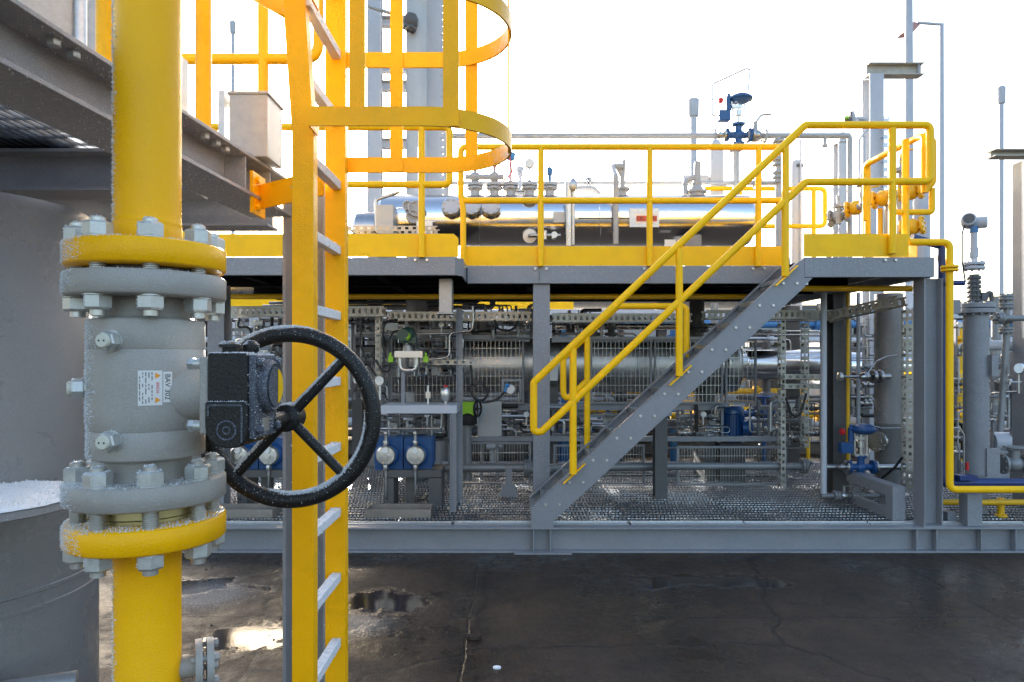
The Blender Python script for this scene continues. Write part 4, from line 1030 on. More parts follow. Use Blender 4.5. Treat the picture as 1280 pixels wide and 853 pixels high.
# long pipe runs above the vessel
DP = 8.2
t = thing('pipe_run', 'long thin grey pipe crossing the white sky above the guard rail', 'pipe', W(840, 170, DP))
MB().tube([W(560, 170, DP), W(1062, 170, DP)], 0.034, 14).mk('pipe_body', 'pipe_pale', t)
for px in (978, 1031): MB().cyl(W(px, 170, DP), W(px, 182, DP), 0.022, 12).cyl(W(px, 181, DP), W(px, 184, DP), 0.035, 8).mk('drain_stub', 'pipe_pale', t)
for px in (1060,): MB().tube([W(px-6, 170, DP), W(px+2, 170, DP), W(px+2, 345, DP)], 0.03, 12, 0.05).mk('down_pipe', 'pipe_pale', t)
t = thing('pipe_run', 'thin grey pipe running just over the top of the silver vessel', 'pipe', W(760, 228, DP))
MB().tube([W(560, 229, DP), W(975, 229, DP)], 0.026, 12).mk('pipe_body', 'pipe_pale', t)
for px in (733, 945): 
    MB().flange(W(px, 229, DP), (1, 0, 0), 0.075, 0.024, 6, 0.055, 0.01).flange(W(px+4, 229, DP), (1, 0, 0), 0.075, 0.024, 6, 0.055, 0.01).mk('pipe_flange', 'pipe_pale', t)
MB().tube([W(720, 236, 8.0), W(742, 236, 8.0), W(752, 248, 8.0)], 0.035, 12, 0.06).mk('return_bend', 'pipe_pale', t)
t = thing('riser_pipe', 'thin upright pipe with stacked flanges right of the blue control valve', 'pipe', W(973, 330, 8.2))
b = MB().cyl(W(973, 172, DP), W(973, 345, DP), 0.036, 12)
for py in (177, 200, 206, 216, 222, 228): b.flange(W(973, py, DP), (0, 0, 1), 0.07, 0.02, 6, 0.052, 0.01)
b.mk('pipe_body', 'pipe_pale', t)
# support uprights
for px, py, lab in ((920, 196, 'slim upright pipe holding the blue control valve above the vessel'),):
    MB().cyl(W(px, 186, DP), W(px, 345, DP), 0.038, 12).flange(W(px, 187, DP), (0, 0, 1), 0.085, 0.024, 6, 0.06, 0.01).mk('support_pipe', 'pipe_pale', label=lab, cat='pipe')
# --- blue control valve (with actuator) : built once, copied
def control_valve(base, lab, s=1.0, tall=True):
    t = thing('control_valve', lab, 'valve', base); o = V(base)
    def q(x, z, y=0.0): return o+V((x*s, y*s, z*s))
    b = MB().sphere(q(0, 0), 0.075*s, (1.15, 1, 1), 14).cyl(q(-0.17, 0), q(0.17, 0), 0.045*s, 16).cyl(q(0, 0), q(0, 0.16), 0.05*s, 16).cyl(q(0, 0), q(0, -0.12), 0.05*s, 14)
    b.flange(q(0, 0.15), (0, 0, 1), 0.085*s, 0.024*s, 8, 0.066*s, 0.010*s); b.flange(q(0, -0.12), (0, 0, 1), 0.085*s, 0.024*s, 8, 0.066*s, 0.010*s)
    for sx in (-1, 1): b.flange(q(0.17*sx, 0), (1, 0, 0), 0.10*s, 0.026*s, 8, 0.08*s, 0.011*s)
    b.mk('valve_body', 'blue', t)
    for sx in (-1, 1): MB().flange(q(0.205*sx, 0), (1, 0, 0), 0.10*s, 0.026*s, 8, 0.08*s, 0.011*s).cyl(q(0.2*sx, 0), q(0.3*sx, 0), 0.045*s, 14).mk('pipe_flange', 'steel_dull', t)
    yk = MB()
    for sx in (-1, 1): yk.cyl(q(0.085*sx, 0.16), q(0.085*sx, 0.52), 0.014*s, 10)
    yk.cyl(q(0, 0.16), q(0, 0.5), 0.02*s, 10); yk.box(q(-0.10, 0.155, -0.05), q(0.10, 0.18, 0.05)); yk.cyl(q(0, 0.28), q(0, 0.36), 0.045*s, 10); yk.box(q(-0.10, 0.39, -0.03), q(0.05, 0.43, 0.03))
    yk.mk('yoke', 'alu', t)
    MB().lathe([(0.05, 0), (0.09, 0.012), (0.115, 0.03), (0.118, 0.045), (0.140, 0.047), (0.140, 0.063), (0.118, 0.065), (0.112, 0.085), (0.07, 0.105), (0.03, 0.11)], q(0.03, 0.46), (0, 0, 1), 24).mk('actuator', 'blue', t)
    MB().cyl(q(0.10, 0.515), q(0.19, 0.515), 0.03*s, 14).torus(q(0.03, 0.59), (0, 1, 0), 0.03*s, 0.007*s, 16, 6).mk('lifting_eye', 'steel_dull', t)
    MB().box(q(-0.30, 0.20, -0.06), q(-0.13, 0.35, 0.06)).mk('positioner', 'blue', t, bevel=0.008)
    MB().cyl(q(-0.14, 0.36), q(-0.14, 0.56), 0.04*s, 14).cyl(q(-0.14, 0.56), q(-0.14, 0.60), 0.022*s, 10).mk('air_regulator', 'blue', t)
    MB().lathe([(0.028, 0), (0.034, 0.01), (0.034, 0.03), (0.02, 0.04)], q(-0.24, 0.50), (-1, -0.4, 0), 16).mk('regulator_knob', 'red', t)
    return t, q
cv, q = control_valve(W(923, 169, 8.15), 'blue control valve against the sky on the long thin grey pipe', 0.82)
t_ = MB().tube([q(-0.30, 0.28), q(-0.38, 0.28), q(-0.38, 0.74), q(0.12, 0.97), q(0.17, 0.95), q(0.14, 0.62)], 0.010, 8, 0.05).tube([q(-0.38, 0.52), q(-0.24, 0.53)], 0.007, 8).mk('air_tube', 'galv', cv)
p = W(944, 170, DP)
t = thing('lever_valve', 'grey lever valve with upright handle on the long pipe beside the blue valve', 'valve', p)
MB().sphere(p, 0.075, (1.1, 1, 1), 12).flange(p+V((-0.10, 0, 0)), (1, 0, 0), 0.09, 0.024, 6, 0.07, 0.01).flange(p+V((0.11, 0, 0)), (1, 0, 0), 0.09, 0.024, 6, 0.07, 0.01).cyl(p, p+V((0, 0, 0.17)), 0.028, 10).mk('valve_body', 'pipe_pale', t)
MB().tube([p+V((0, 0, 0.15)), p+V((0.07, 0, 0.25)), p+V((0.19, 0, 0.26))], 0.014, 8, 0.05).mk('lever_handle', 'galv', t)
t = thing('vent_duct', 'rectangular pale grey duct standing behind the vessel', 'duct', (vx(893, 9.3), 9.3, UZ))
MB().box((vx(886, 9.3), 9.22, UZ), (vx(902, 9.3), 9.40, W(0, 186, 9.3).z)).mk('duct_body', 'pole', t)
b = MB()
z0 = W(0, 186, 9.3).z; b.quadify([(vx(886, 9.3), 9.22, z0), (vx(902, 9.3), 9.22, z0), (vx(902, 9.3), 9.40, z0), (vx(886, 9.3), 9.40, z0), (vx(891, 9.3), 9.28, z0+0.12), (vx(898, 9.3), 9.28, z0+0.12), (vx(898, 9.3), 9.34, z0+0.12), (vx(891, 9.3), 9.34, z0+0.12)], [(3, 2, 1, 0), (4, 5, 6, 7), (0, 1, 5, 4), (1, 2, 6, 5), (2, 3, 7, 6), (3, 0, 4, 7)])
b.cyl((vx(894.5, 9.3), 9.31, z0+0.1), (vx(894.5, 9.3), 9.31, z0+0.28), 0.02, 10).mk('duct_cowl', 'pole', t)
MB().box((vx(853, 9.3), 9.25, W(0, 228, 9.3).z), (vx(885, 9.3), 9.35, W(0, 220, 9.3).z)).box((vx(853, 9.3), 9.27, UZ), (vx(857, 9.3), 9.33, W(0, 229, 9.3).z)).mk('side_arm', 'pole', t)
MB().tube([W(902, 230, 9.2), W(910, 236, 9.2), W(918, 236, 9.2), W(925, 244, 9.2)], 0.022, 10, 0.05).mk('side_hose', 'pole', t)

# ------------------------------------------------ right upper corner: stacks, columns, manifold
t = thing('exhaust_stack', 'slim pale cylinder with dark slotted cap behind the stair handrail', 'stack', W(995, 345, 9.6))
MB().lathe([(0.075, 0), (0.075, W(0, 205, 9.6).z-2.35), (0.06, W(0, 203, 9.6).z-2.33)], (vx(995.5, 9.6), 9.6, 2.35), (0, 0, 1), 28).mk('stack_body', 'pole', t)
MB().box((vx(993, 9.6), 9.515, W(0, 211, 9.6).z), (vx(1001, 9.6), 9.54, W(0, 207, 9.6).z)).mk('cap_slot', 'grey_dark', t)
MB().cyl(W(1001, 345, 9.5), W(1001, 175, 9.5), 0.014, 8).mk('guy_rod', 'pole', t)
t = column(1052, 8.6, 0.16, 0.15, 'flat topped pale column behind the landing with no crosspiece', W(0, 180, 8.6).z, 0.23, 'pole')
MB().box((vx(1044, 8.6), 8.5, W(0, 180, 8.6).z), (vx(1061, 8.6), 8.70, W(0, 177, 8.6).z)).cyl(W(1053, 178, 8.6), W(1053, 166, 8.6), 0.03, 10).mk('cap_plate', 'pole', t)
t = column(1091, 8.8, 0.20, 0.18, 'tall pale column carrying a short crosspiece against the sky', W(0, 96, 8.8).z, 0.23, 'pole')
MB().ibeam(W(1083, 88.5, 8.8), W(1151, 88.5, 8.8), 0.155, 0.15, 0.014, 0.01).mk('crosspiece', 'beige', t)
MB().box((vx(1145, 8.8), 8.74, W(0, 97, 8.8).z+0.02), (vx(1146, 8.8), 8.86, W(0, 81, 8.8).z-0.02)).mk('end_plate', 'pole', t)
cable_tray('cable_ladder', 'perforated cable ladder climbing beside the tall pale column at the landing', W(1104, 300, 8.7), W(1104, 148, 8.7), 0.07, 0.14, (1, 0, 0), 'galv', 0.10)
MB().cyl(W(1080, 345, 8.5), W(1080, 170, 8.5), 0.018, 10).tube([W(1074, 300, 8.5), W(1074, 175, 8.5), W(1086, 160, 8.5)], 0.012, 8, 0.04).mk('conduit', 'pole', label='thin pair of conduits rising left of the tall pale column', cat='conduit')
t = thing('flood_lamp', 'small swivel lamp on an arm fixed to the tall pale column', 'lamp', W(1062, 150, 8.5))
MB().box(W(1055, 150, 8.5), W(1065, 140, 8.35)).cyl(W(1060, 152, 8.4), W(1060, 148, 8.4), 0.05, 12).mk('lamp_head', 'grey_dark', t)
MB().cyl(W(1058, 149, 8.35), W(1058, 146, 8.35), 0.03, 10).mk('lamp_gland', 'lime', t)
MB().tube([W(1064, 140, 8.5), W(1070, 155, 8.5), W(1082, 150, 8.6)], 0.03, 10, 0.04).box(W(1068, 151, 8.55), W(1083, 146, 8.5)).mk('lamp_arm', 'pole', t)
t = thing('round_duct', 'wide pale rounded duct behind the right end of the landing', 'duct', W(1150, 345, 7.6))
MB().lathe([(0.085, 0), (0.085, W(0, 243, 7.6).z-2.4), (0.06, W(0, 236, 7.6).z-2.4), (0.02, W(0, 233, 7.6).z-2.4)], W(1152, 368.6, 7.6), (0, 0, 1), 24).mk('duct_body', 'pole', t)
# yellow valve manifold on the landing
mf = thing('valve_manifold', 'yellow and grey valve manifold running back behind the landing rail', 'manifold', W(1080, 322, 7.6))
pts = [(1036, 283, 8.3), (1050, 268, 8.2), (1076, 258, 7.7), (1106, 247, 7.2), (1152, 238, 6.9)]
MB().tube([W(*p) for p in pts], 0.040, 14, 0.02).mk('header_pipe', 'pipe_pale', mf)
for (px, py, d, m_) in ((1048, 270, 8.2, 'pipe_pale'), (1070, 260, 7.8, 'yellow_pipe'), (1104, 248, 7.2, 'yellow_pipe'), (1138, 240, 6.95, 'yellow_pipe'), (1140, 284, 6.95, 'yellow_pipe')):
    p = W(px, py, d); ax = V((0.75, -0.6, 0.1)).normalized()
    MB().sphere(p, 0.085, (1, 1, 1), 14).flange(p-ax*0.09, ax, 0.095, 0.026, 8, 0.075, 0.012).flange(p+ax*0.09, ax, 0.095, 0.026, 8, 0.075, 0.012).mk('valve_ball', m_, mf)
for (px, py, d) in ((1048, 268, 8.15), (1078, 242, 7.6), (1126, 225, 7.0)):
    p = W(px, py, d); MB().cyl(p-V((0, 0, 0.12)), p+V((0, 0, 0.08)), 0.03, 12).cyl(p+V((0, 0, 0.08)), p+V((0, 0, 0.12)), 0.07, 14).cyl(p+V((0, 0, 0.12)), p+V((0, 0, 0.22)), 0.022, 10).mk('valve_bonnet', 'pipe_pale', mf)
for (px, py, d) in ((1085, 250, 7.5), (1127, 205, 7.0)):
    p = W(px, py, d); MB().cyl(p, p+V((0, 0, 0.1)), 0.03, 12, 0.02).tube([p+V((0, 0, 0.09)), p+V((0.04, 0, 0.14)), p+V((0.12, 0, 0.15))], 0.010, 8, 0.03).mk('lever_handle', 'yellow_pipe', mf)
MB().tube([W(1082, 262, 7.6), W(1082, 322, 7.6)], 0.032, 12).tube([W(1100, 262, 7.3), W(1100, 312, 7.2), W(1136, 296, 6.9)], 0.03, 12, 0.05).tube([W(1036, 322, 8.2), W(1036, 308, 8.2), W(1044, 304, 8.2)], 0.03, 10, 0.03).mk('branch_pipe', 'yellow_pipe', mf)
for i in range(5): pass
MB().cyl(W(1110, 238, 7.2), W(1110, 322, 7.2), 0.035, 12).cyl(W(1127, 300, 7.0), W(1127, 232, 7.0), 0.045, 14).mk('support_pipe', 'pipe_pale', mf)

# ================================================================== MASTS, LAMP POST, TALL FRAME
def siren(px, ytop, yb, d, w, lab, ybase=None):
    t = thing('mast', lab, 'mast', (vx(px, d), d, 0)); x = vx(px, d); s = d/F
    z1 = W(0, ytop, d).z; zh = W(0, yb, d).z
    MB().lathe([(w*0.5*s, 0), (w*0.5*s, zh)], (x, d, 0), (0, 0, 1), 16).mk('pole', 'pole', t)
    MB().lathe([(w*0.72*s, 0), (w*0.8*s, 0.02), (w*0.86*s, (z1-zh)*0.9), (w*0.5*s, z1-zh)], (x, d, zh), (0, 0, 1), 20).mk('mast_head', 'pole', t)
    return t
siren(867, 123, 146, 13, 8, 'pale mast with thick head behind the silver vessel')
siren(1251.5, 108, 130, 11, 5.5, 'slim pale mast with thick head at the right edge of the scene')
siren(291, 26, 42, 16, 4.5, 'slim mast with small head seen behind the galvanised box')
siren(659, 205, 215, 17, 3.0, 'very thin distant mast behind the round dial gauge') if False else None
MB().lathe([(0.085, 0), (0.075, 7), (0.06, 9.5)], (vx(1136, 13), 13, 0), (0, 0, 1), 16).mk('lightning_mast', 'pole', label='tall plain pole rising out of view behind the stair landing', cat='pole')
d = 17; t = thing('lamp_post', 'slim street lamp post with pinkish lamp head right of the landing', 'street lamp', (vx(1177, d), d, 0))
zt_ = W(0, 30, d).z
MB().lathe([(0.075, 0), (0.05, zt_)], (vx(1177, d), d, 0), (0, 0, 1), 14).cyl((vx(1178, d), d, zt_-0.02), (vx(1146, d), d, zt_+0.03), 0.035, 10).mk('pole', 'pole', t)
MB().slab([W(1129, 36, d), W(1143, 27, d), W(1150, 31, d), W(1143, 39, d), W(1130, 40, d)], None, (0, 0.35, 0)).mk('lamp_head', 'lamp_pink', t)
# right tall column
t = column(1289, 6.75, 0.22, 0.21, 'grey column at the right edge with a frosted crosspiece', W(0, 202, 6.75).z, 0.23, 'grey', flip=True)
MB().ibeam(W(1238, 193, 6.75), W(1330, 193, 6.75), 0.07, 0.14, 0.01, 0.008).mk('crosspiece', 'beige', t)
# tall pipe frame behind the cage
DT = 9.4
fr_ = thing('pipe_rack_tower', 'tall grey steel frame rising behind the yellow ladder cage', 'frame', (vx(510, DT), DT, 0.2))
for px, wdt in ((469, 0.18), (543, 0.20)):
    MB().ibeam((vx(px, DT), DT, 0.22), (vx(px, DT), DT, 6.9), 0.2, wdt, 0.014, 0.01).mk('frame_column', 'pole', fr_, bevel=0.002)
for py in (28, 85, 108, 180): MB().ibeam(W(478, py, DT), W(534, py, DT), 0.13, 0.12, 0.012, 0.008).mk('frame_beam', 'pole', fr_)
MB().lathe([(0.145, 0), (0.145, 6.9)], (vx(521, 9.2), 9.2, 0.0), (0, 0, 1), 32).mk('riser_pipe', 'grey_light', label='thick pale riser pipe inside the tall frame behind the ladder cage', cat='pipe')
cable_tray('cable_ladder', 'perforated cable ladder on the tall frame behind the ladder cage', W(553, 330, 9.1), W(553, -40, 9.1), 0.07, 0.12, (1, 0, 0), 'pole', 0.09)
b = MB()
for k in range(3): b.tube([W(557+k, 340, 9.0), W(558+k*1.4, 220, 9.0), W(556+k, 90, 9.0), W(559+k, -30, 9.0)], 0.012, 6, 0.1)
b.mk('riser_cables', 'pipe_pale', label='grey cables hanging on the cable ladder of the tall frame', cat='cables')
p = W(512, 24, 9.0)
t = thing('vent_valve', 'dark fitting with a slanted rod high on the pale riser pipe', 'valve', p)
MB().lathe([(0.07, 0), (0.1, 0.05), (0.1, 0.12), (0.06, 0.18)], p-V((0, 0, 0.12)), (0.2, -0.2, 1), 16).flange(p-V((0, 0.02, 0.13)), (0.2, 0, 1), 0.09, 0.03, 6, 0.07, 0.015).mk('valve_body', 'grey_dark', t)
MB().cyl(p, W(460, 8, 9.0), 0.025, 10).mk('rod', 'pipe_pale', t)
# ================================================================== UNDER THE DECK
def L(name, lab, cat, p, group=None): return thing(name, lab, cat, p, group)
lv = L('insulated_vessel', 'long dark horizontal vessel lying behind wire mesh under the deck', 'vessel', (0.4, 8.4, DZ))
lx0, lx1 = vx(478, 8.4), vx(920, 8.4)
MB().lathe([(0.18, 0), (0.32, 0.02), (0.34, 0.06), (0.34, lx1-lx0-0.06), (0.32, lx1-lx0-0.02), (0.18, lx1-lx0)], (lx0, 8.4, 1.62), (1, 0, 0), 72).mk('shell', 'clad_dark', lv, ang=25)
for px in (560, 655, 700, 790, 880): MB().lathe([(0.341, 0), (0.346, 0.004), (0.346, 0.03), (0.341, 0.034)], (vx(px, 8.4), 8.4, 1.62), (1, 0, 0), 64).mk('shell_band', 'galv', lv)
for px in (528, 690, 880): MB().box((vx(px, 8.4)-0.06, 8.15, DZ), (vx(px, 8.4)+0.06, 8.65, 1.36)).mk('saddle', 'grey_dark', lv)
b = MB()
for px in (892, 901): b.flange((vx(px, 8.4), 8.4, 1.62), (1, 0, 0), 0.385, 0.03, 24, 0.355, 0.012)
b.mk('end_flange', 'steel_dull', lv)
MB().lathe([(0.33, 0), (0.20, 0.10), (0.185, 0.14), (0.185, 1.18), (0.10, 1.2)], (lx1-0.02, 8.4, 1.62), (1, 0, 0), 40).mk('outlet_barrel', 'steel', lv, ang=25)
for px, top in ((545, 398), (600, 405), (742, 396), (764, 396)):
    b = MB().cyl((vx(px, 8.4), 8.4, 1.9), (vx(px, 8.4), 8.4, W(0, top, 8.4).z), 0.045, 12)
    for py in (425, 418, 410, top): b.flange((vx(px, 8.4), 8.4, W(0, py, 8.4).z), (0, 0, 1), 0.085, 0.022, 8, 0.065, 0.011)
    b.mk('nozzle', 'pipe_grey', lv)
MB().box((vx(683, 8.0), 7.98, W(0, 476, 8).z), (vx(697, 8.0), 8.02, W(0, 454, 8).z)).mk('data_plate', 'paper', lv)
# flanged pipe dropping from the deck to the vessel
t = L('drop_pipe', 'thick dark flanged pipe dropping from the deck behind the upper half of the stair', 'pipe', W(871, 440, 8.2))
MB().cyl((vx(871, 8.2), 8.2, 1.9), (vx(871, 8.2), 8.2, 2.40), 0.088, 20).flange((vx(871, 8.2), 8.2, W(0, 408, 8.2).z), (0, 0, 1), 0.145, 0.03, 10, 0.118, 0.012).flange((vx(871, 8.2), 8.2, W(0, 413, 8.2).z), (0, 0, 1), 0.145, 0.03, 10, 0.118, 0.012).mk('pipe_body', 'grey_dark', t)

GG = 'wire mesh guards under the deck'
def mesh_guard(x0, y0, x1, y1, d, lab, pv=0.046, ph=0.12):
    a = W(x0, y1, d); c = W(x1, y0, d)
    t = L('mesh_guard', lab, 'mesh guard', (a.x, d, a.z), GG)
    f_ = 0.022
    MB().box(a, (c.x, d+0.03, a.z+f_)).box((a.x, d, c.z-f_), (c.x, d+0.03, c.z)).box((a.x, d, a.z+f_+0.001), (a.x+f_, d+0.03, c.z-f_-0.001)).box((c.x-f_, d, a.z+f_+0.001), (c.x, d+0.03, c.z-f_-0.001)).mk('frame', 'grey', t)
    b = MB(); n = int((c.x-a.x)/pv)
    rn = random.Random(int(x0))
    for i in range(1, n):
        x = a.x+(c.x-a.x)*i/n+rn.uniform(-0.004, 0.004); b.box((x-0.0019, d+0.012, a.z+0.01), (x+0.0019, d+0.0158, c.z-0.01))
    n = int((c.z-a.z)/ph)
    for i in range(1, n+1):
        z = a.z+(c.z-a.z)*i/(n+1); b.box((a.x+0.01, d+0.006, z-0.0025), (c.x-0.01, d+0.011, z+0.0025))
    b.mk('wire_mesh', 'steel_dull', t)
mesh_guard(478, 424, 572, 505, 7.85, 'wire mesh guard behind the dark green transmitter')
mesh_guard(577, 424, 655, 505, 7.85, 'wire mesh guard behind the coil of black cable')
mesh_guard(738, 424, 815, 505, 7.85, 'wire mesh guard between the stair rails, in front of the dark vessel')
mesh_guard(818, 424, 904, 505, 7.85, 'wire mesh guard directly behind the middle of the stair stringer')
mesh_guard(907, 424, 946, 505, 7.85, 'narrow wire mesh guard before the bolted end of the dark vessel')
mesh_guard(560, 553, 664, 606, 7.55, 'low wire mesh guard near the deck, left of the stair foot', 0.03)
mesh_guard(692, 556, 806, 606, 7.55, 'low wire mesh guard behind the lower treads of the stair', 0.03)
mesh_guard(846, 558, 984, 607, 7.55, 'low wire mesh guard right of the short dark column', 0.03)
# rails and beams behind
def hbeam(x0, x1, y0, y1, d, m, lab, name='steel_rail', cat='rail', dep=0.06):
    a = W(x0, y1, d); c = W(x1, y0, d); return MB().channel((a.x, d, (a.z+c.z)/2), (c.x, d, (a.z+c.z)/2), c.z-a.z, dep, 0.006, -1).mk(name, m, label=lab, cat=cat)
hbeam(476, 662, 419, 427, 7.9, 'pole', 'pale horizontal rail along the top of the mesh left of the stair')
hbeam(690, 905, 421, 428, 7.9, 'pole', 'pale horizontal rail along the top of the mesh behind the stair')
hbeam(572, 905, 505, 513, 7.9, 'grey', 'grey horizontal rail along the bottom of the upper mesh guards')
hbeam(540, 985, 546, 552, 7.6, 'grey', 'grey rail along the top of the low mesh guards near the deck')
def pipe(pts, d, r, m, lab, name='process_pipe', fl=(), bend=0.08, cat='pipe', n=12):
    P_ = [W(p[0], p[1], p[2] if len(p) > 2 else d) for p in pts]
    t = L(name, lab, cat, P_[0]); MB().tube(P_, r, n, bend).mk('pipe_body', m, t)
    for (px, py, ax) in fl: MB().flange(W(px, py, d), ax, r*2.0, 0.024, 8, r*1.6, 0.010).flange(W(px, py, d)+V(ax)*0.028, ax, r*2.0, 0.024, 8, r*1.6, 0.010).mk('pipe_flange', m, t)
    return t
X1 = (1, 0, 0); Z1 = (0, 0, 1)
pipe([(280, 371), (952, 371)], 7.0, 0.028, 'yellow_pipe', 'thin yellow pipe running along just under the deck', 'gas_pipe')
pipe([(940, 368, 6.9), (1000, 361, 6.5), (1140, 361, 6.3)], 6.4, 0.027, 'yellow_pipe', 'thin yellow pipe just under the stair landing', 'gas_pipe')
pipe([(500, 585), (662, 585), (676, 594), (690, 585), (840, 583)], 7.35, 0.045, 'pipe_grey', 'grey pipe running low along the mesh to the stair foot', fl=((657, 585, X1),))
pipe([(838, 583), (1006, 583), (1012, 576)], 7.35, 0.040, 'pipe_grey', 'grey pipe with flanged elbow running low before the mesh right of the stair', fl=((1003, 583, X1),))
b = MB(); p = W(636, 600, 7.3); b.box((p.x-0.035, 7.25, DZ+0.10), (p.x+0.035, 7.33, 0.55)); b.slab([(p.x-0.10, 7.22, DZ), (p.x+0.10, 7.22, DZ), (p.x+0.06, 7.22, DZ+0.14), (p.x-0.06, 7.22, DZ+0.14)], None, (0, 0.14, 0))
b.mk('pipe_support', 'grey', label='small galvanised pedestal under the low grey pipe', cat='support')
# cable trays
cable_tray('cable_tray', 'perforated cable tray under the deck left of the ladder and just right of it', W(284, 390, 7.1), W(482, 390, 7.1), 0.10, 0.2, m='perf', pitch=0.06)
cable_tray('cable_tray', 'perforated cable tray under the deck over the dark green transmitter', W(486, 396, 7.3), W(664, 396, 7.3), 0.09, 0.2, m='perf', pitch=0.06)
cable_tray('cable_tray', 'perforated cable tray under the deck seen between the stair rails', W(690, 398, 7.4), W(862, 398, 7.4), 0.09, 0.2, m='perf', pitch=0.06)
cable_tray('cable_tray', 'dark cable tray between the stair and the brownish column', W(880, 394, 7.3), W(1035, 394, 7.3), 0.09, 0.2, m='perf', pitch=0.06)
cable_tray('cable_tray', 'cable tray rising in a slant across the brownish column', W(1030, 398, 7.1), W(1128, 376, 6.5), 0.09, 0.2, m='perf', pitch=0.06)
cable_tray('cable_ladder', 'perforated upright nearest the stair, right of its middle', W(977, 610, 7.3), W(977, 402, 7.3), 0.05, 0.09, X1, 'perf', 0.07)
cable_tray('cable_ladder', 'perforated upright just left of the pale conduit', W(1006, 560, 7.3), W(1006, 402, 7.3), 0.05, 0.09, X1, 'perf', 0.07)
cable_tray('cable_ladder', 'perforated cable ladder between the grey upright vessel and the landing column', W(1134, 612, 6.6), W(1134, 385, 6.6), 0.07, 0.08, X1, 'perf', 0.07)
cable_tray('cable_tray', 'short perforated arm between the two perforated uprights', W(977, 471, 7.25), W(1030, 471, 7.25), 0.05, 0.1, m='perf', pitch=0.07)
cable_tray('cable_tray', 'lower short perforated arm between the two perforated uprights', W(977, 483, 7.25), W(1030, 483, 7.25), 0.05, 0.1, m='perf', pitch=0.07)
cable_tray('cable_tray', 'short pale perforated strip beside the loop of the dark green transmitter', W(540, 453, 7.0), W(590, 453, 7.0), 0.05, 0.04, m='perf', pitch=0.075)
cable_tray('cable_ladder', 'perforated upright between the yellow ladder and the dark green transmitter', W(473, 520, 7.2), W(473, 386, 7.2), 0.05, 0.08, X1, 'perf', 0.07)
# conduits
pipe([(1029.5, 617), (1029.5, 366)], 6.9, 0.030, 'pole', 'pale upright conduit in front of the brownish column', 'conduit', cat='conduit')
pipe([(1060, 590), (1060, 366)], 7.2, 0.018, 'yellow_pipe', 'thin yellow upright pipe right of the brownish column', 'gas_pipe')
pipe([(1073, 545), (1073, 366)], 7.5, 0.020, 'pole', 'thin pale upright tube behind the lower blue control valve', 'conduit', cat='conduit')
t = pipe([(1026, 620), (1098, 620)], 6.9, 0.026, 'pipe_grey', 'short low pipe with small valve at the foot of the pale conduit', 'drain_pipe', fl=((1044, 620, X1), (1066, 620, X1)))
p = W(1055, 620, 6.9); MB().sphere(p, 0.045, (1.2, 1, 1), 10).cyl(p, p+V((0, 0, 0.1)), 0.015, 8).bar(p+V((-0.02, 0, 0.1)), p+V((0.10, 0, 0.1)), 0.015, 0.01).mk('valve_body', 'steel_dull', t)
# grey upright vessel under landing
t = L('upright_vessel', 'large grey upright cylinder under the stair landing', 'vessel', W(1110, 590, 7.35))
xc_ = vx(1111, 7.35)
MB().lathe([(0.14, DZ), (0.14, 1.0), (0.142, 1.004), (0.14, 1.01), (0.14, 2.39)], (xc_, 7.35, 0), (0, 0, 1), 40).mk('shell', 'tank', t)
MB().lathe([(0.19, 0), (0.19, 0.02)], (xc_, 7.35, DZ), (0, 0, 1), 32).mk('base_ring', 'grey', t)
MB().cyl((xc_, 7.35, 0.82), (xc_-0.22, 7.2, 0.82), 0.06, 16).flange((xc_-0.2, 7.21, 0.82), (-0.82, -0.56, 0), 0.11, 0.03, 8, 0.088, 0.012).mk('side_nozzle', 'steel_dull', t)
p = W(1078, 470, 7.2)
t = L('needle_valve', 'grey valve with round knob on a horizontal stem before the upright vessel', 'valve', p)
MB().cyl(W(1055, 471, 7.0), W(1080, 471, 7.0), 0.012, 8).sphere(W(1082, 471, 7.0), 0.05, (1.5, 1, 1), 10).cyl(W(1080, 471, 7.0), W(1112, 471, 7.1), 0.028, 12).flange(W(1092, 471, 7.0), X1, 0.07, 0.03, 6, 0.05, 0.01).flange(W(1100, 471, 7.0), X1, 0.07, 0.03, 6, 0.05, 0.01).mk('valve_body', 'steel_dull', t)
MB().lathe([(0.03, 0), (0.045, 0.01), (0.045, 0.04), (0.03, 0.05)], W(1047, 471, 7.0), X1, 16).mk('round_knob', 'alu', t)
MB().tube([W(1085, 466, 7.0), W(1095, 452, 7.0), W(1108, 446, 7.0), W(1122, 444, 7.0)], 0.008, 8, 0.05).mk('lever_handle', 'steel_dull', t)
cv2, q = control_valve(W(1076, 584, 6.95), 'blue control valve with red knob low beside the brownish column', 0.72)
MB().tube([q(0.1, 0.6), q(0.3, 0.55), q(0.45, 0.55), q(0.7, 0.56)], 0.006, 6, 0.05).mk('air_tube', 'galv', cv2)
pipe([(1030, 584), (1130, 584)], 7.05, 0.034, 'steel_dull', 'stainless pipe on both sides of the lower blue control valve')
t = pipe([(1080, 605, 6.9), (1100, 600, 6.8), (1118, 585, 6.6), (1128, 572, 6.5)], 6.8, 0.012, 'rubber', 'black cable curving up from the bracket beside the landing column', 'black_cable', cat='cable')
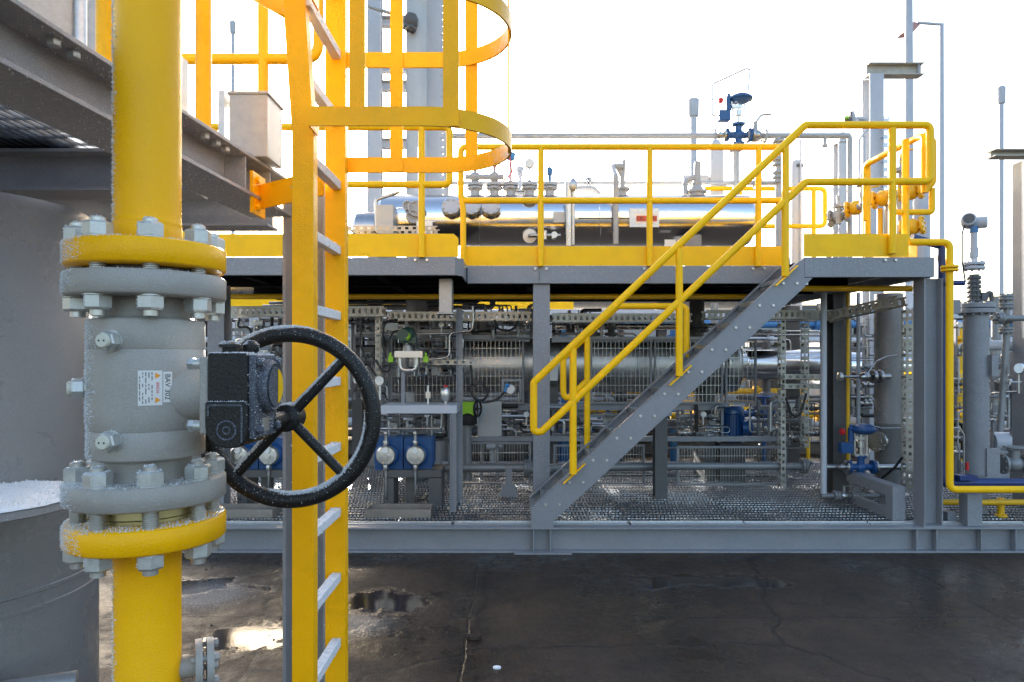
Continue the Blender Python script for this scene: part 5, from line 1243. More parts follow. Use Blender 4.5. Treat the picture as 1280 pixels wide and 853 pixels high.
# bracket frame by the landing column
t = L('bracket_frame', 'grey box frame bracket at the edge of the grating beside the landing column', 'bracket', W(1115, 660, 6.2))
xa_, xb_ = px2x(1112, 6.2), px2x(1128, 6.2); zt2 = W(0, 607, 6.2).z
MB().box((xa_, 6.15, DZ), (xb_, 6.27, zt2)).mk('front_leg', 'grey', t, bevel=0.002)
MB().box((xa_, 6.272, zt2-0.10), (xb_, 7.0, zt2-0.002)).mk('top_arm', 'grey', t, bevel=0.002)
MB().box((xa_+0.02, 6.90, DZ), (xb_-0.02, 6.99, zt2-0.102)).mk('rear_leg', 'grey', t)
MB().bar((xa_+0.05, 6.28, DZ+0.04), (xa_+0.05, 6.89, DZ+0.04), 0.06, 0.08).mk('foot_bar', 'grey', t)
# short post under right pipes
for px, lab in ((1214, 'short grey post below the yellow and blue pipes at the right'),):
    t = L('pipe_post', lab, 'post', W(px, 660, 6.05)); x = px2x(px, 6.05)
    MB().box((x-0.065, 6.0, 0.224), (x+0.065, 6.12, W(0, 617, 6.05).z)).mk('post_shaft', 'grey', t, bevel=0.002)
    MB().box((x-0.15, 6.14, DZ), (x-0.07, 6.6, DZ+0.08)).mk('foot_bar', 'grey', t)

# ------------------------------------------------ pump sets
def pump_set(dx, lab, lab_tray):
    D_ = 6.75; o = V((dx, 0, 0))
    def w(px, py, d=D_): return W(px, py, d)+o
    t = L('pump_set', lab, 'pump', w(515, 641, 6.75)); 
    b = MB(); b.box(w(478, 597), w(552, 588)+V((0, 0.35, 0))); b.box(w(480, 640), w(492, 598)+V((0, 0.3, 0))); b.box(w(536, 640), w(552, 598)+V((0, 0.3, 0))); b.box(w(505, 640)+V((0, 0.1, 0)), w(517, 598)+V((0, 0.2, 0)))
    b.mk('pump_stand', 'grey_dark', t)
    for px in (482, 519):
        c = w(px, 570, 6.72)
        m = MB(); m.lathe([(0.10, 0.04), (0.115, 0.06), (0.115, 0.16), (0.095, 0.18), (0.095, 0.40), (0.06, 0.42)], c, (0, 1, 0), 24)
        m.box(c+V((-0.13, 0.12, -0.16)), c+V((0.15, 0.36, 0.155)))
        for k in range(7): m.box(c+V((-0.14, 0.14+0.03*k, -0.10)), c+V((0.165, 0.15+0.03*k, 0.165)))
        m.mk('pump_body', 'blue', t, ang=25)
        h = MB().lathe([(0.095, 0.06), (0.098, 0.05), (0.098, 0.02), (0.085, 0.0), (0.04, -0.005)], c, (0, 1, 0), 28)
        for k in range(8):
            a = R(22+45*k); q_ = c+V((math.cos(a)*0.078, 0.01, math.sin(a)*0.078)); h.cyl(q_, q_+V((0, -0.016, 0)), 0.010, 6)
        h.cyl(c+V((0, -0.002, 0)), c+V((0, -0.03, 0)), 0.03, 6)
        hd = h.mk('pump_head', 'alu', t)
        MB().cyl(c+V((0, 0.02, 0.09)), c+V((0, 0.02, 0.24)), 0.017, 10).hexn(c+V((0, 0.02, 0.095)), Z1, 0.05, 0.05).hexn(c+V((0, 0.02, 0.20)), Z1, 0.038, 0.03).cyl(c+V((0, 0.02, -0.09)), c+V((0, 0.02, -0.2)), 0.017, 10).hexn(c+V((0, 0.02, -0.15)), Z1, 0.05, 0.055).mk('check_valve', 'steel_dull', t)
        MB().cyl(c+V((0.0, -0.012, 0.055)), c+V((0, -0.03, 0.055)), 0.028, 16).mk('dial_cap', 'gauge_face', hd)
        MB().tube([c+V((0, 0.02, -0.2)), c+V((0, 0.02, -0.43)), c+V((0.06, 0.1, -0.45)), c+V((0.06, 0.4, -0.45))], 0.011, 8, 0.05).mk('suction_tube', 'steel_dull', t)
    MB().tube([w(466, 536, 6.74), w(552, 536, 6.74), w(552, 516, 6.74)], 0.010, 8, 0.03).tube([w(476, 518, 6.8), w(556, 518, 6.8)], 0.008, 8).mk('discharge_tube', 'steel_dull', t)
    a = w(457, 640, 6.28); tr = MB()
    x0, x1, y0, y1, z = a.x, a.x+0.60, 6.26, 6.52, DZ+0.005
    tr.box((x0, y0, z), (x1, y1, z+0.006)); tr.box((x0, y0, z+0.006), (x1, y0+0.006, z+0.075)); tr.box((x0, y1-0.006, z+0.006), (x1, y1, z+0.075)); tr.box((x0, y0+0.006, z+0.006), (x0+0.006, y1-0.006, z+0.075)); tr.box((x1-0.006, y0+0.006, z+0.006), (x1, y1-0.006, z+0.075))
    tr.mk('drip_tray', 'rust_tray', label=lab_tray, cat='drip tray', group='drip trays in front of the dosing pumps')
    return t
pump_set(0, 'blue pump set with two round pump heads, just right of the handwheel', 'shallow steel drip tray right of the ladder in front of blue pumps')
pump_set(-1.45, 'blue pump set with two round heads seen through the handwheel', 'shallow steel drip tray behind the bottom of the handwheel')
# tube stand
t = L('tube_stand', 'grey angle steel stand with a shelf above the blue pumps', 'stand', W(567, 640, 6.55))
MB().box(W(476, 517, 6.5), W(571, 507, 6.5)+V((0, 0.42, 0))).mk('shelf', 'pole', t)
MB().angle(W(563, 640, 6.5), W(563, 518, 6.5), 0.055, 0.006, (0, -1, 0)).mk('front_leg', 'grey', t)
MB().angle(W(571, 634, 7.0), W(571, 386, 7.0), 0.06, 0.006, (0, -1, 0)).mk('rear_post', 'grey', t)
# instruments
p = W(510, 430, 6.85)
t = L('transmitter', 'dark green round transmitter over a U shaped tube under the deck', 'transmitter', p)
MB().sphere(W(510, 419, 6.85), 0.085, (0.9, 1.0, 1.0), 16).cyl(W(503, 419, 6.75), W(503, 419, 6.72), 0.06, 18).box(W(500, 429, 6.8), W(520, 422, 6.8)+V((0, 0.1, 0))).mk('housing', 'green_dark', t)
MB().lathe([(0.03, 0), (0.045, 0.02), (0.03, 0.05)], W(508, 421, 6.78), (0, -1, 0.2), 16).mk('window', 'lime', t)
MB().lathe([(0.055, 0), (0.03, 0.06)], W(510, 439, 6.85), Z1, 14).box(W(493, 447, 6.8), W(528, 439, 6.8)+V((0, 0.1, 0))).mk('manifold', 'alu', t)
MB().tube([W(500, 447, 6.85), W(500, 463, 6.85), W(521, 463, 6.85), W(521, 447, 6.85)], 0.021, 12, 0.085).mk('u_tube', 'alu', t)
for px in (488, 532):
    MB().box(W(px-3, 453, 6.84), W(px+3, 446, 6.84)+V((0, 0.05, 0))).cyl(W(px, 446, 6.86), W(px, 441, 6.86), 0.012, 8).mk('tube_clamp', 'lime', t)
MB().cyl(W(504, 505, 6.87), W(504, 462, 6.87), 0.022, 12).mk('stand_pipe', 'grey', t)
MB().tube([W(488, 445, 6.86), W(486, 425, 6.86), W(492, 414, 6.86), W(502, 414, 6.86)], 0.010, 8, 0.06).tube([W(488, 453, 6.86), W(486, 466, 6.86), W(476, 462, 6.86), W(470, 450, 6.86)], 0.012, 8, 0.05).mk('signal_cable', 'rubber', t)
t = pipe([(532, 450), (562, 447), (562, 416), (590, 414), (592, 398)], 6.9, 0.010, 'steel_dull', 'thin bent stainless tube right of the dark green transmitter', 'instrument_tube', bend=0.06)
t = pipe([(470, 419), (560, 417), (588, 415), (592, 405), (591, 383)], 7.0, 0.010, 'steel_dull', 'thin long stainless tube running above the dark green transmitter', 'instrument_tube', bend=0.06)
t = L('regulator', 'small red capped regulator on the shelf above the blue pumps', 'regulator', W(556, 507, 6.7))
MB().lathe([(0.02, 0), (0.045, 0.03), (0.05, 0.08), (0.04, 0.12), (0.02, 0.14)], W(557, 502, 6.7), Z1, 16).cyl(W(557, 507, 6.7), W(557, 500, 6.7), 0.012, 8).mk('regulator_body', 'alu', t)
MB().lathe([(0.02, 0), (0.02, 0.02), (0.01, 0.025)], W(557, 484.5, 6.7), Z1, 12).mk('red_cap', 'red', t)
t = L('tube_fitting', 'small pale upright fitting on the shelf left of the red capped regulator', 'fitting', W(535, 507, 6.7))
MB().cyl(W(535, 507, 6.7), W(535, 482, 6.7), 0.012, 8).box(W(532, 498, 6.68), W(538, 490, 6.68)+V((0, 0.04, 0))).mk('fitting_body', 'alu', t)
t = L('cable_coil', 'loop of thick black cable hanging below the deck between pumps and column', 'cable', W(600, 500, 7.1))
MB().tube([W(588, 453, 7.05), W(590, 475, 7.05), W(588, 490, 7.05), W(595, 501, 7.05), W(607, 500, 7.04), W(611, 488, 7.04), W(602, 478, 7.03), W(590, 482, 7.03), W(590, 496, 7.02), W(605, 504, 7.02), W(622, 500, 7.02), W(632, 488, 7.02)], 0.013, 8, 0.12).mk('cable_body', 'rubber', t)
t = L('pressure_gauge', 'round gauge with light blue fitting at the end of the black cable loop', 'gauge', W(637, 495, 7.0))
MB().lathe([(0.045, 0.02), (0.052, 0.015), (0.052, -0.03), (0.045, -0.035)], W(638, 487, 7.0), (0, -1, 0), 24).mk('gauge_case', 'steel_dull', t)
MB().lathe([(0.044, 0), (0.044, 0.003)], W(638, 487, 6.98), (0, -1, 0), 24).mk('dial', 'gauge_face', t)
MB().sphere(W(634, 482, 6.97), 0.02, (1.3, 1, 1), 10).cyl(W(634, 482, 6.97), W(631, 490, 6.97), 0.012, 8).mk('blue_fitting', 'blue_light', t)
MB().box(W(627, 500, 7.05), W(630, 474, 7.05)+V((0, 0.03, 0))).box(W(630, 477, 7.05), W(652, 474, 7.05)+V((0, 0.03, 0))).box(W(649, 500, 7.05), W(652, 477, 7.05)+V((0, 0.03, 0))).mk('bracket', 'grey', t)
t = L('gear_actuator', 'lime green gear actuator with small black handwheel near the deck', 'actuator', W(583, 525, 7.4))
MB().box(W(576, 523, 7.35), W(593, 503, 7.35)+V((0, 0.16, 0))).mk('gear_case', 'lime', t, bevel=0.01)
MB().lathe([(0.09, 0), (0.10, 0.02), (0.10, 0.10), (0.06, 0.14)], W(585, 531, 7.42), Z1, 18).mk('valve_top', 'rubber', t)
MB().torus(W(597, 511, 7.4), (0.9, -0.4, 0), 0.085, 0.012, 24, 8).cyl(W(590, 511, 7.4), W(598, 511, 7.4), 0.014, 8).bar(W(597, 520, 7.4), W(597, 502, 7.4), 0.014, 0.014).bar(W(594, 511, 7.3), W(600, 511, 7.5), 0.014, 0.014).mk('handwheel', 'rubber', t)
MB().cyl(W(584, 600, 7.45), W(584, 531, 7.45), 0.05, 14).mk('valve_stem', 'pipe_grey', t)
t = L('junction_cabinet', 'plain grey cabinet standing behind the lime green actuator', 'cabinet', W(611, 556, 7.7))
MB().box(W(597, 553, 7.65), W(627, 502, 7.65)+V((0, 0.2, 0))).mk('case', 'grey_light', t, bevel=0.006)
MB().box(W(600, 551, 7.64), W(624, 505, 7.64)+V((0, 0.008, 0))).mk('door', 'grey_light', t)
MB().box(W(600, 600, 7.7), W(604, 554, 7.7)+V((0, 0.05, 0))).mk('leg', 'grey', t)
MB().box(W(620, 600, 7.7), W(624, 554, 7.7)+V((0, 0.05, 0))).mk('leg', 'grey', t)
t = L('small_gauge', 'small pale gauge seen just outside the right rim of the handwheel', 'gauge', W(474, 485, 7.0))
MB().lathe([(0.04, 0), (0.045, 0.01), (0.045, 0.04)], W(475, 476, 7.0), (0, -1, 0), 20).cyl(W(475, 500, 7.0), W(475, 481, 7.0), 0.01, 8).mk('gauge_case', 'gauge_face', t)
MB().box(W(481, 413, 7.25), W(497, 404, 7.25)+V((0, 0.06, 0))).mk('terminal_box', 'grey_light', label='little pale terminal box under the tray left of the green transmitter', cat='box')
t = L('vertical_motor', 'blue upright electric motor behind the low mesh right of the stair', 'motor', W(917, 553, 8.2))
mb = MB().lathe([(0.10, 0), (0.15, 0.02), (0.15, 0.06), (0.125, 0.07), (0.125, 0.34), (0.14, 0.35), (0.14, 0.40), (0.11, 0.44)], W(915, 553, 8.2), Z1, 28)
for k in range(22):
    a = 2*math.pi*k/22; c = W(915, 553, 8.2); mb.bar(c+V((math.cos(a)*0.13, math.sin(a)*0.13, 0.09)), c+V((math.cos(a)*0.13, math.sin(a)*0.13, 0.33)), 0.012, 0.03, (math.cos(a), math.sin(a), 0))
mb.mk('motor_body', 'blue', t)
c = W(930, 535, 8.1); MB().cyl(c+V((-0.04, 0, 0)), c+V((0.08, 0, 0)), 0.09, 18).flange(c+V((0.06, 0, 0)), X1, 0.10, 0.03, 8, 0.085, 0.01).mk('terminal_case', 'blue', t)
MB().box(W(900, 606, 8.15), W(932, 554, 8.15)+V((0, 0.3, 0))).mk('pump_pedestal', 'grey_dark', t)

# ------------------------------------------------ right hand pipes and filter vessel
t = L('gas_pipe', 'bright yellow pipe dropping down the right side and turning right near the deck', 'pipe', W(1187, 612, 5.92))
MB().tube([W(1132, 175, 6.1), W(1132, 303, 6.0), W(1187, 303, 5.95), W(1187, 612, 5.92), W(1420, 612, 5.92)], 0.030, 16, 0.06).mk('pipe_body', 'yellow', t)
for py in (334, 338): MB().flange(W(1187, py, 5.95), Z1, 0.07, 0.018, 6, 0.052, 0.008).mk('pipe_flange', 'yellow', t)
t = L('blue_pipe', 'dark blue pipe behind the yellow pipe, turning right near the deck', 'pipe', W(1178, 600, 6.25))
MB().tube([W(1178, 306, 6.2), W(1178, 604, 6.2), W(1420, 604, 6.2)], 0.042, 16, 0.06).mk('pipe_body', 'blue_dark', t)
MB().flange(W(1178, 354, 6.2), Z1, 0.075, 0.03, 6, 0.06, 0.009).cyl(W(1178, 354, 6.2), W(1205, 354, 6.2), 0.024, 10).mk('pipe_branch', 'blue_dark', t)
MB().cyl(W(1178, 308, 6.2), W(1140, 297, 6.2), 0.035, 12).mk('pipe_stub', 'blue_dark', t)
MB().box(W(1200, 601, 6.1), W(1222, 595, 6.1)+V((0, 0.1, 0))).mk('pipe_clamp', 'blue_dark', t)
pipe([(1166, 628), (1420, 628)], 6.3, 0.026, 'yellow_pipe', 'yellow pipe lying lowest over the grating at the right', 'gas_pipe')
p = W(1251, 645, 6.35); MB().cyl(V((p.x, p.y, DZ)), V((p.x, p.y, 0.40)), 0.03, 12).flange(p, Z1, 0.05, 0.02, 6, 0.04, 0.008).mk('earth_stub', 'yellow_pipe', label='little yellow stub standing under the lowest yellow pipe', cat='stub')
FV = V((vx(1220, 6.4), 6.4, 0))
t = L('filter_vessel', 'slim grey upright filter with bolted lid at the right', 'filter', FV+V((0, 0, 0.35)))
zt3 = W(0, 392, 6.4).z; zb3 = W(0, 596, 6.4).z
MB().lathe([(0.06, zb3-0.06), (0.10, zb3), (0.104, zb3+0.03), (0.104, zt3)], FV, Z1, 40).mk('shell', 'grey', t)
b = MB().flange(FV+V((0, 0, zt3+0.02)), Z1, 0.155, 0.045, 12, 0.128, 0.014); b.flange(FV+V((0, 0, zt3+0.07)), Z1, 0.155, 0.045, 12, 0.128, 0.014); b.mk('lid_flange', 'grey', t)
for sx, sy in ((-0.07, -0.06), (0.08, 0.05), (-0.05, 0.08)): MB().box(FV+V((sx-0.04, sy-0.03, DZ)), FV+V((sx+0.04, sy+0.03, zb3+0.02))).mk('leg', 'grey', t)
MB().box(FV+V((0.055, -0.135, W(0, 470, 6.4).z)), FV+V((0.115, -0.09, W(0, 444, 6.4).z))).mk('side_lug', 'grey', t)
MB().box(FV+V((0.02, -0.12, zb3-0.02)), FV+V((0.14, -0.09, zb3+0.28))).mk('skirt_plate', 'grey', t)
tt = FV+V((-0.04, -0.03, zt3+0.09))
b = MB().cyl(tt, tt+V((0, 0, 0.27)), 0.045, 14)
for k in range(6): b.flange(tt+V((0, 0, 0.03+0.042*k)), Z1, 0.055, 0.018, 6, 0.05, 0.008)
b.box(tt+V((0.05, -0.04, 0.02)), tt+V((0.10, 0.04, 0.10))); b.tube([tt+V((0.10, 0, 0.02)), tt+V((0.13, 0, 0.10)), tt+V((0.16, 0, 0.10)), tt+V((0.17, 0, -0.02))], 0.02, 8, 0.03)
b.mk('valve_stack', 'grey_dark', t)
MB().flange(tt+V((0, 0, 0.33)), Z1, 0.09, 0.024, 8, 0.072, 0.01).flange(tt+V((0, 0, 0.37)), Z1, 0.09, 0.024, 8, 0.072, 0.01).cyl(tt+V((0, 0, 0.38)), tt+V((0, 0, 0.66)), 0.028, 14).cyl(tt+V((0, 0, 0.43)), tt+V((0, 0, 0.52)), 0.037, 14).mk('stand_pipe', 'pole', t)
t2 = L('transmitter', 'pale twin drum transmitter on top of the slim upright filter', 'transmitter', tt+V((0, 0, 0.661)))
MB().cyl(tt+V((0, 0, 0.662)), tt+V((0, 0, 0.72)), 0.035, 14).mk('neck', 'blue_band', t2)
MB().lathe([(0.05, -0.06), (0.062, -0.05), (0.062, 0.05), (0.05, 0.06)], tt+V((-0.035, 0.02, 0.775)), (-0.5, -0.8, 0.2), 24).lathe([(0.045, -0.07), (0.055, -0.06), (0.055, 0.05), (0.045, 0.06)], tt+V((0.055, 0.0, 0.755)), (0.75, -0.6, 0.0), 24).mk('housing', 'pole', t2)
MB().lathe([(0.046, 0), (0.046, 0.004)], tt+V((-0.035, 0.02, 0.775))+V((-0.5, -0.8, 0.2)).normalized()*0.06, (-0.5, -0.8, 0.2), 24).mk('display', 'grey_dark', t2)
MB().tube([tt+V((-0.08, 0, 0.76)), tt+V((-0.11, 0, 0.65)), tt+V((-0.11, 0, 0.4)), tt+V((-0.08, 0, 0.2))], 0.007, 8, 0.05).mk('cable_tail', 'rubber', t2)
hbeam(1172, 1201, 375, 392, 6.3, 'grey', 'short grey arm between the landing column and the slim filter', 'steel_strut', 'strut')
t = pipe([(1240, 398), (1262, 398), (1330, 398)], 6.5, 0.028, 'pipe_grey', 'grey pipe leaving the lid of the slim filter to the right', fl=((1247, 398, X1),))
t = pipe([(1258, 370), (1258, 425), (1250, 540)], 6.6, 0.030, 'pipe_grey', 'grey upright pipe with flanges right of the slim filter', fl=((1258, 374, Z1), (1258, 384, Z1), (1258, 402, Z1), (1258, 415, Z1)))
t = pipe([(1230, 432), (1300, 432)], 6.9, 0.05, 'pole', 'pale pipe crossing behind the slim filter')
t = L('pressure_gauge', 'white round gauge on a small valve at the right column', 'gauge', W(1273, 475, 6.5))
MB().lathe([(0.045, 0), (0.052, 0.01), (0.052, 0.04), (0.045, 0.045)], W(1273, 461, 6.5), (0, -1, 0), 24).mk('gauge_case', 'steel_dull', t)
MB().lathe([(0.044, 0), (0.044, 0.003)], W(1273, 461, 6.455), (0, -1, 0), 24).mk('dial', 'gauge_face', t)
MB().cyl(W(1273, 468, 6.5), W(1273, 492, 6.5), 0.012, 8).cyl(W(1262, 478, 6.5), W(1276, 478, 6.5), 0.01, 8).cyl(W(1262, 481, 6.5), W(1262, 475, 6.5), 0.012, 8).tube([W(1273, 490, 6.5), W(1256, 491, 6.6), W(1240, 492, 6.8)], 0.010, 8).mk('gauge_valve', 'steel_dull', t)
t = L('hand_valve', 'grey flanged hand valve low beside the right column', 'valve', W(1267, 585, 6.45))
p = W(1268, 580, 6.45); MB().sphere(p, 0.07, (1.2, 1, 1), 12).flange(p+V((-0.11, 0, 0)), X1, 0.095, 0.024, 8, 0.075, 0.011).flange(p+V((0.11, 0, 0)), X1, 0.095, 0.024, 8, 0.075, 0.011).cyl(p, p+V((0, 0, 0.13)), 0.045, 10).cyl(p+V((-0.3, 0.1, 0)), p+V((0.5, 0, 0)), 0.035, 12).mk('valve_body', 'pipe_grey', t)
MB().bar(p+V((-0.10, 0, 0.16)), p+V((0.12, 0, 0.16)), 0.03, 0.02).torus(p+V((0, 0, 0.155)), Z1, 0.08, 0.012, 20, 6).mk('handwheel', 'pipe_grey', t)
pipe([(1238, 553), (1300, 553)], 7.4, 0.11, 'pole', 'thick pale pipe low behind the slim filter', n=24)
pipe([(1236, 480), (1300, 481)], 7.6, 0.035, 'pipe_grey', 'grey pipe at gauge height behind the right column', fl=((1262, 480, X1),))
pipe([(1236, 565), (1300, 570)], 7.2, 0.03, 'pipe_grey', 'thin grey pipe below the thick pale pipe at the right', fl=((1262, 568, X1),))
pipe([(1236, 520), (1300, 520)], 7.9, 0.03, 'pipe_grey', 'thin grey pipe just above the thick pale pipe at the right', fl=((1256, 520, X1),))
t = L('hand_lever', 'red handled lever at the foot of the slim filter', 'lever', W(1209, 590, 6.25))
MB().cyl(W(1209, 588, 6.25), W(1209, 578, 6.25), 0.014, 10).mk('grip', 'red', t)
MB().tube([W(1205, 600, 6.26), W(1205, 545, 6.26), W(1200, 535, 6.26), W(1192, 535, 6.26)], 0.006, 8, 0.04).bar(W(1204, 600, 6.25), W(1236, 597, 6.25), 0.02, 0.015).mk('rod', 'steel_dull', t)
mesh_guard(1234, 428, 1262, 452, 7.6, 'small wire mesh guard right of the slim filter', 0.03, 0.05)

# ================================================================== SECOND PLANT ROW BEHIND
b2 = L('rear_skid', 'second grey steel skid with deck and yellow kick boards far behind the first', 'skid', (0.5, 13.0, 0))
MB().ibeam((-9, 12.2, 0.12), (13, 12.2, 0.12), 0.24, 0.16, 0.016, 0.012).mk('base_beam', 'grey_dark', b2)
MB().box((-9, 12.3, 0.20), (13, 15.2, 0.23)).mk('floor_plate', 'grey_dark', b2)
MB().channel((-9, 12.2, 2.49), (13, 12.2, 2.49), 0.15, 0.08, 0.01, -1).mk('edge_channel', 'pole', b2)
MB().box((-9, 12.3, 2.50), (13, 15.2, 2.54)).mk('deck_plate', 'grey_dark', b2)
MB().box((-9, 12.19, 2.575), (1.1, 12.2, 2.76)).mk('kick_board', 'yellow', b2)
for i, x in enumerate((-7.6, -5.6, -3.6, -1.2, 0.9, 2.7, 4.4, 6.3, 8.2, 10.4)):
    MB().ibeam((x, 12.35, 0.23), (x, 12.35, 2.41), 0.16, 0.16, 0.013, 0.01).mk('rear_post', 'grey_dark', b2)
bg_v = L('rear_vessel', 'silver horizontal vessel on the rear skid right of the stair', 'vessel', (4.0, 11.4, 0.23))
MB().lathe([(0.12, 0), (0.22, 0.03), (0.235, 0.08), (0.235, 3.2), (0.22, 3.25), (0.12, 3.28)], (vx(930, 11.2), 11.2, 1.57), X1, 48).mk('shell', 'steel', bg_v, ang=25)
for px in (1000, 1018): MB().lathe([(0.237, 0), (0.243, 0.01), (0.243, 0.05), (0.237, 0.06)], (vx(px, 11.2), 11.2, 1.57), X1, 48).mk('shell_band', 'steel_dull', bg_v)
for px in (985, 1080): MB().cyl((vx(px, 11.2), 11.2, 0.0), (vx(px, 11.2), 11.2, 1.4), 0.11, 18).mk('leg', 'grey_dark', bg_v)
rv2 = L('rear_vessel', 'grey horizontal vessel on the rear skid behind the ladder and pumps', 'vessel', (-1.5, 13.2, 0.23))
MB().lathe([(0.3, 0), (0.5, 0.05), (0.52, 0.15), (0.52, 8.6), (0.5, 8.7), (0.3, 8.75)], (-6.5, 13.4, 1.2), X1, 48).mk('shell', 'tank', rv2, ang=25)
for x in (-5.5, -2.5, 0.6): MB().box((x-0.1, 13.1, 0.23), (x+0.1, 13.7, 0.9)).mk('saddle', 'grey_dark', rv2)
top_v = L('rear_vessel', 'dull vessel lying on the upper deck of the rear skid', 'vessel', (1, 13.6, 2.7))
MB().lathe([(0.3, 0), (0.5, 0.05), (0.52, 0.15), (0.52, 12.0), (0.5, 12.1), (0.3, 12.15)], (-6.5, 13.6, 3.19), X1, 48).mk('shell', 'steel_dull', top_v, ang=25)
for x in (-5, -1, 3): MB().box((x-0.1, 13.3, 2.54), (x+0.1, 13.9, 2.75)).mk('saddle', 'grey_dark', top_v)
rows = [(12.0, 2.30, 0.07, 'blue_band', 'faded blue pipe running far behind under the rear deck'),
        (11.9, 2.02, 0.05, 'pole', 'pale pipe running far behind below the faded blue pipe'),
        (12.0, 1.86, 0.04, 'pipe_grey', 'thin grey far pipe at the height of the dark vessel top'),
        (12.0, 1.12, 0.05, 'yellow_pipe', 'yellow far pipe just below the dark vessel, behind the stair'),
        (11.8, 0.98, 0.05, 'pipe_grey', 'grey far pipe just under the yellow far pipe'),
        (11.6, 0.82, 0.055, 'yellow_pipe', 'second yellow far pipe low behind the blue upright motor'),
        (11.5, 0.62, 0.085, 'pole', 'thick pale far pipe low near the ground behind the mesh'),
        (11.7, 0.42, 0.06, 'grey_dark', 'dark far pipe nearest the ground behind the low mesh guards')]
for d, z, r, m_, lab in rows:
    x0, x1 = (-8, 12) if m_ not in ('yellow_pipe', 'blue_band') else ((1.2, 5.2) if m_ == 'yellow_pipe' else (1.9, 12))
    t = L('rear_pipe', lab, 'pipe', (x0, d, z)); b = MB().tube([V((x0, d, z)), V((x1, d, z))], r, 14)
    for k in range(7):
        x = x0+(x1-x0)*(k+0.37)/7; b.flange((x, d, z), X1, r*1.9, 0.03, 8, r*1.5, 0.012).flange((x+0.035, d, z), X1, r*1.9, 0.03, 8, r*1.5, 0.012)
    b.mk('pipe_body', m_, t)
# equipment cabinets and blocks of the rear skid
rnd = random.Random(12)
cab = [(-4.6, 0.9, 1.9, 'grey_light', 'pale rear cabinet far behind the handwheel'), (-2.9, 0.7, 1.6, 'grey_dark', 'dark rear cabinet behind the yellow ladder'), (-1.0, 0.8, 1.7, 'pole', 'pale blue rear cabinet behind the dark green transmitter'),
       (0.35, 0.6, 1.8, 'grey_dark', 'dark rear cabinet behind the grey deck column'), (1.7, 0.9, 1.6, 'grey', 'grey rear cabinet behind the crossing stair rails'), (3.3, 0.6, 1.7, 'grey_dark', 'dark rear cabinet behind the middle of the stair'),
       (5.4, 0.7, 2.0, 'grey_dark', 'dark rear cabinet behind the brownish column'), (6.8, 0.8, 1.8, 'pole', 'pale rear cabinet behind the landing column'), (8.4, 0.9, 1.7, 'grey_dark', 'dark rear cabinet behind the slim filter')]
for x, w_, h_, m_, lab in cab:
    t = L('rear_cabinet', lab, 'cabinet', (x, 14.4, 0.23), 'cabinets on the rear skid')
    MB().box((x-w_/2, 14.2, 0.23), (x+w_/2, 14.8, 0.23+h_)).mk('case', m_, t)
    MB().box((x-w_/2+0.05, 14.19, 0.35), (x-0.01, 14.20, 0.1+h_)).box((x+0.01, 14.19, 0.35), (x+w_/2-0.05, 14.20, 0.1+h_)).mk('door', m_, t)
# upright pipes with flanges between the rows
ups = [(300, 10.6, 'pipe_grey'), (318, 11.0, 'pole'), (452, 10.8, 'pipe_grey'), (497, 10.5, 'grey_dark'), (556, 10.6, 'pipe_grey'), (618, 10.4, 'pole'), (655, 10.8, 'grey_dark'), (706, 10.5, 'blue_band'), (731, 10.9, 'pole'), (776, 10.4, 'grey_dark'), (842, 10.6, 'blue_band'), (893, 10.7, 'pipe_grey'), (958, 10.4, 'grey_dark'), (1090, 10.5, 'pipe_grey'), (1200, 10.6, 'yellow_pipe'), (1245, 10.4, 'pipe_grey')]
where = ['left of the handwheel', 'just inside the left rim of the handwheel', 'right of the ladder', 'left of the green transmitter', 'near the stand post', 'behind the cable loop', 'left of the deck column', 'right of the deck column, blue', 'between the stair posts', 'behind the long stair rails', 'behind the upper stair, blue', 'behind the drop pipe', 'left of the perforated uprights', 'behind the upright vessel', 'yellow, right of the yellow and blue pipes', 'right of the slim filter']
for (px, d, m_), wh in zip(ups, where):
    x = vx(px, d); t = L('rear_riser', ('far upright riser pipe ' + wh).replace(', blue', ' painted blue').replace('yellow, ', 'painted yellow '), 'pipe', (x, d, 0)); r = rnd.uniform(0.05, 0.09)
    b = MB().cyl((x, d, 0), (x, d, 2.45+rnd.uniform(-0.5, 0.3)), r, 14)
    for k in range(4): b.flange((x, d, rnd.uniform(0.3, 2.1)), Z1, r*1.9, 0.04, 8, r*1.5, 0.014)
    z = rnd.uniform(0.7, 1.5); b.sphere((x, d, z), r*2.0, (1.1, 1.1, 0.9), 12); b.tube([V((x, d, z)), V((x+rnd.choice((-1, 1))*0.5, d+0.1, z)), V((x+0.5, d+0.6, z))], r*0.7, 10, 0.1)
    b.mk('pipe_body', m_, t)
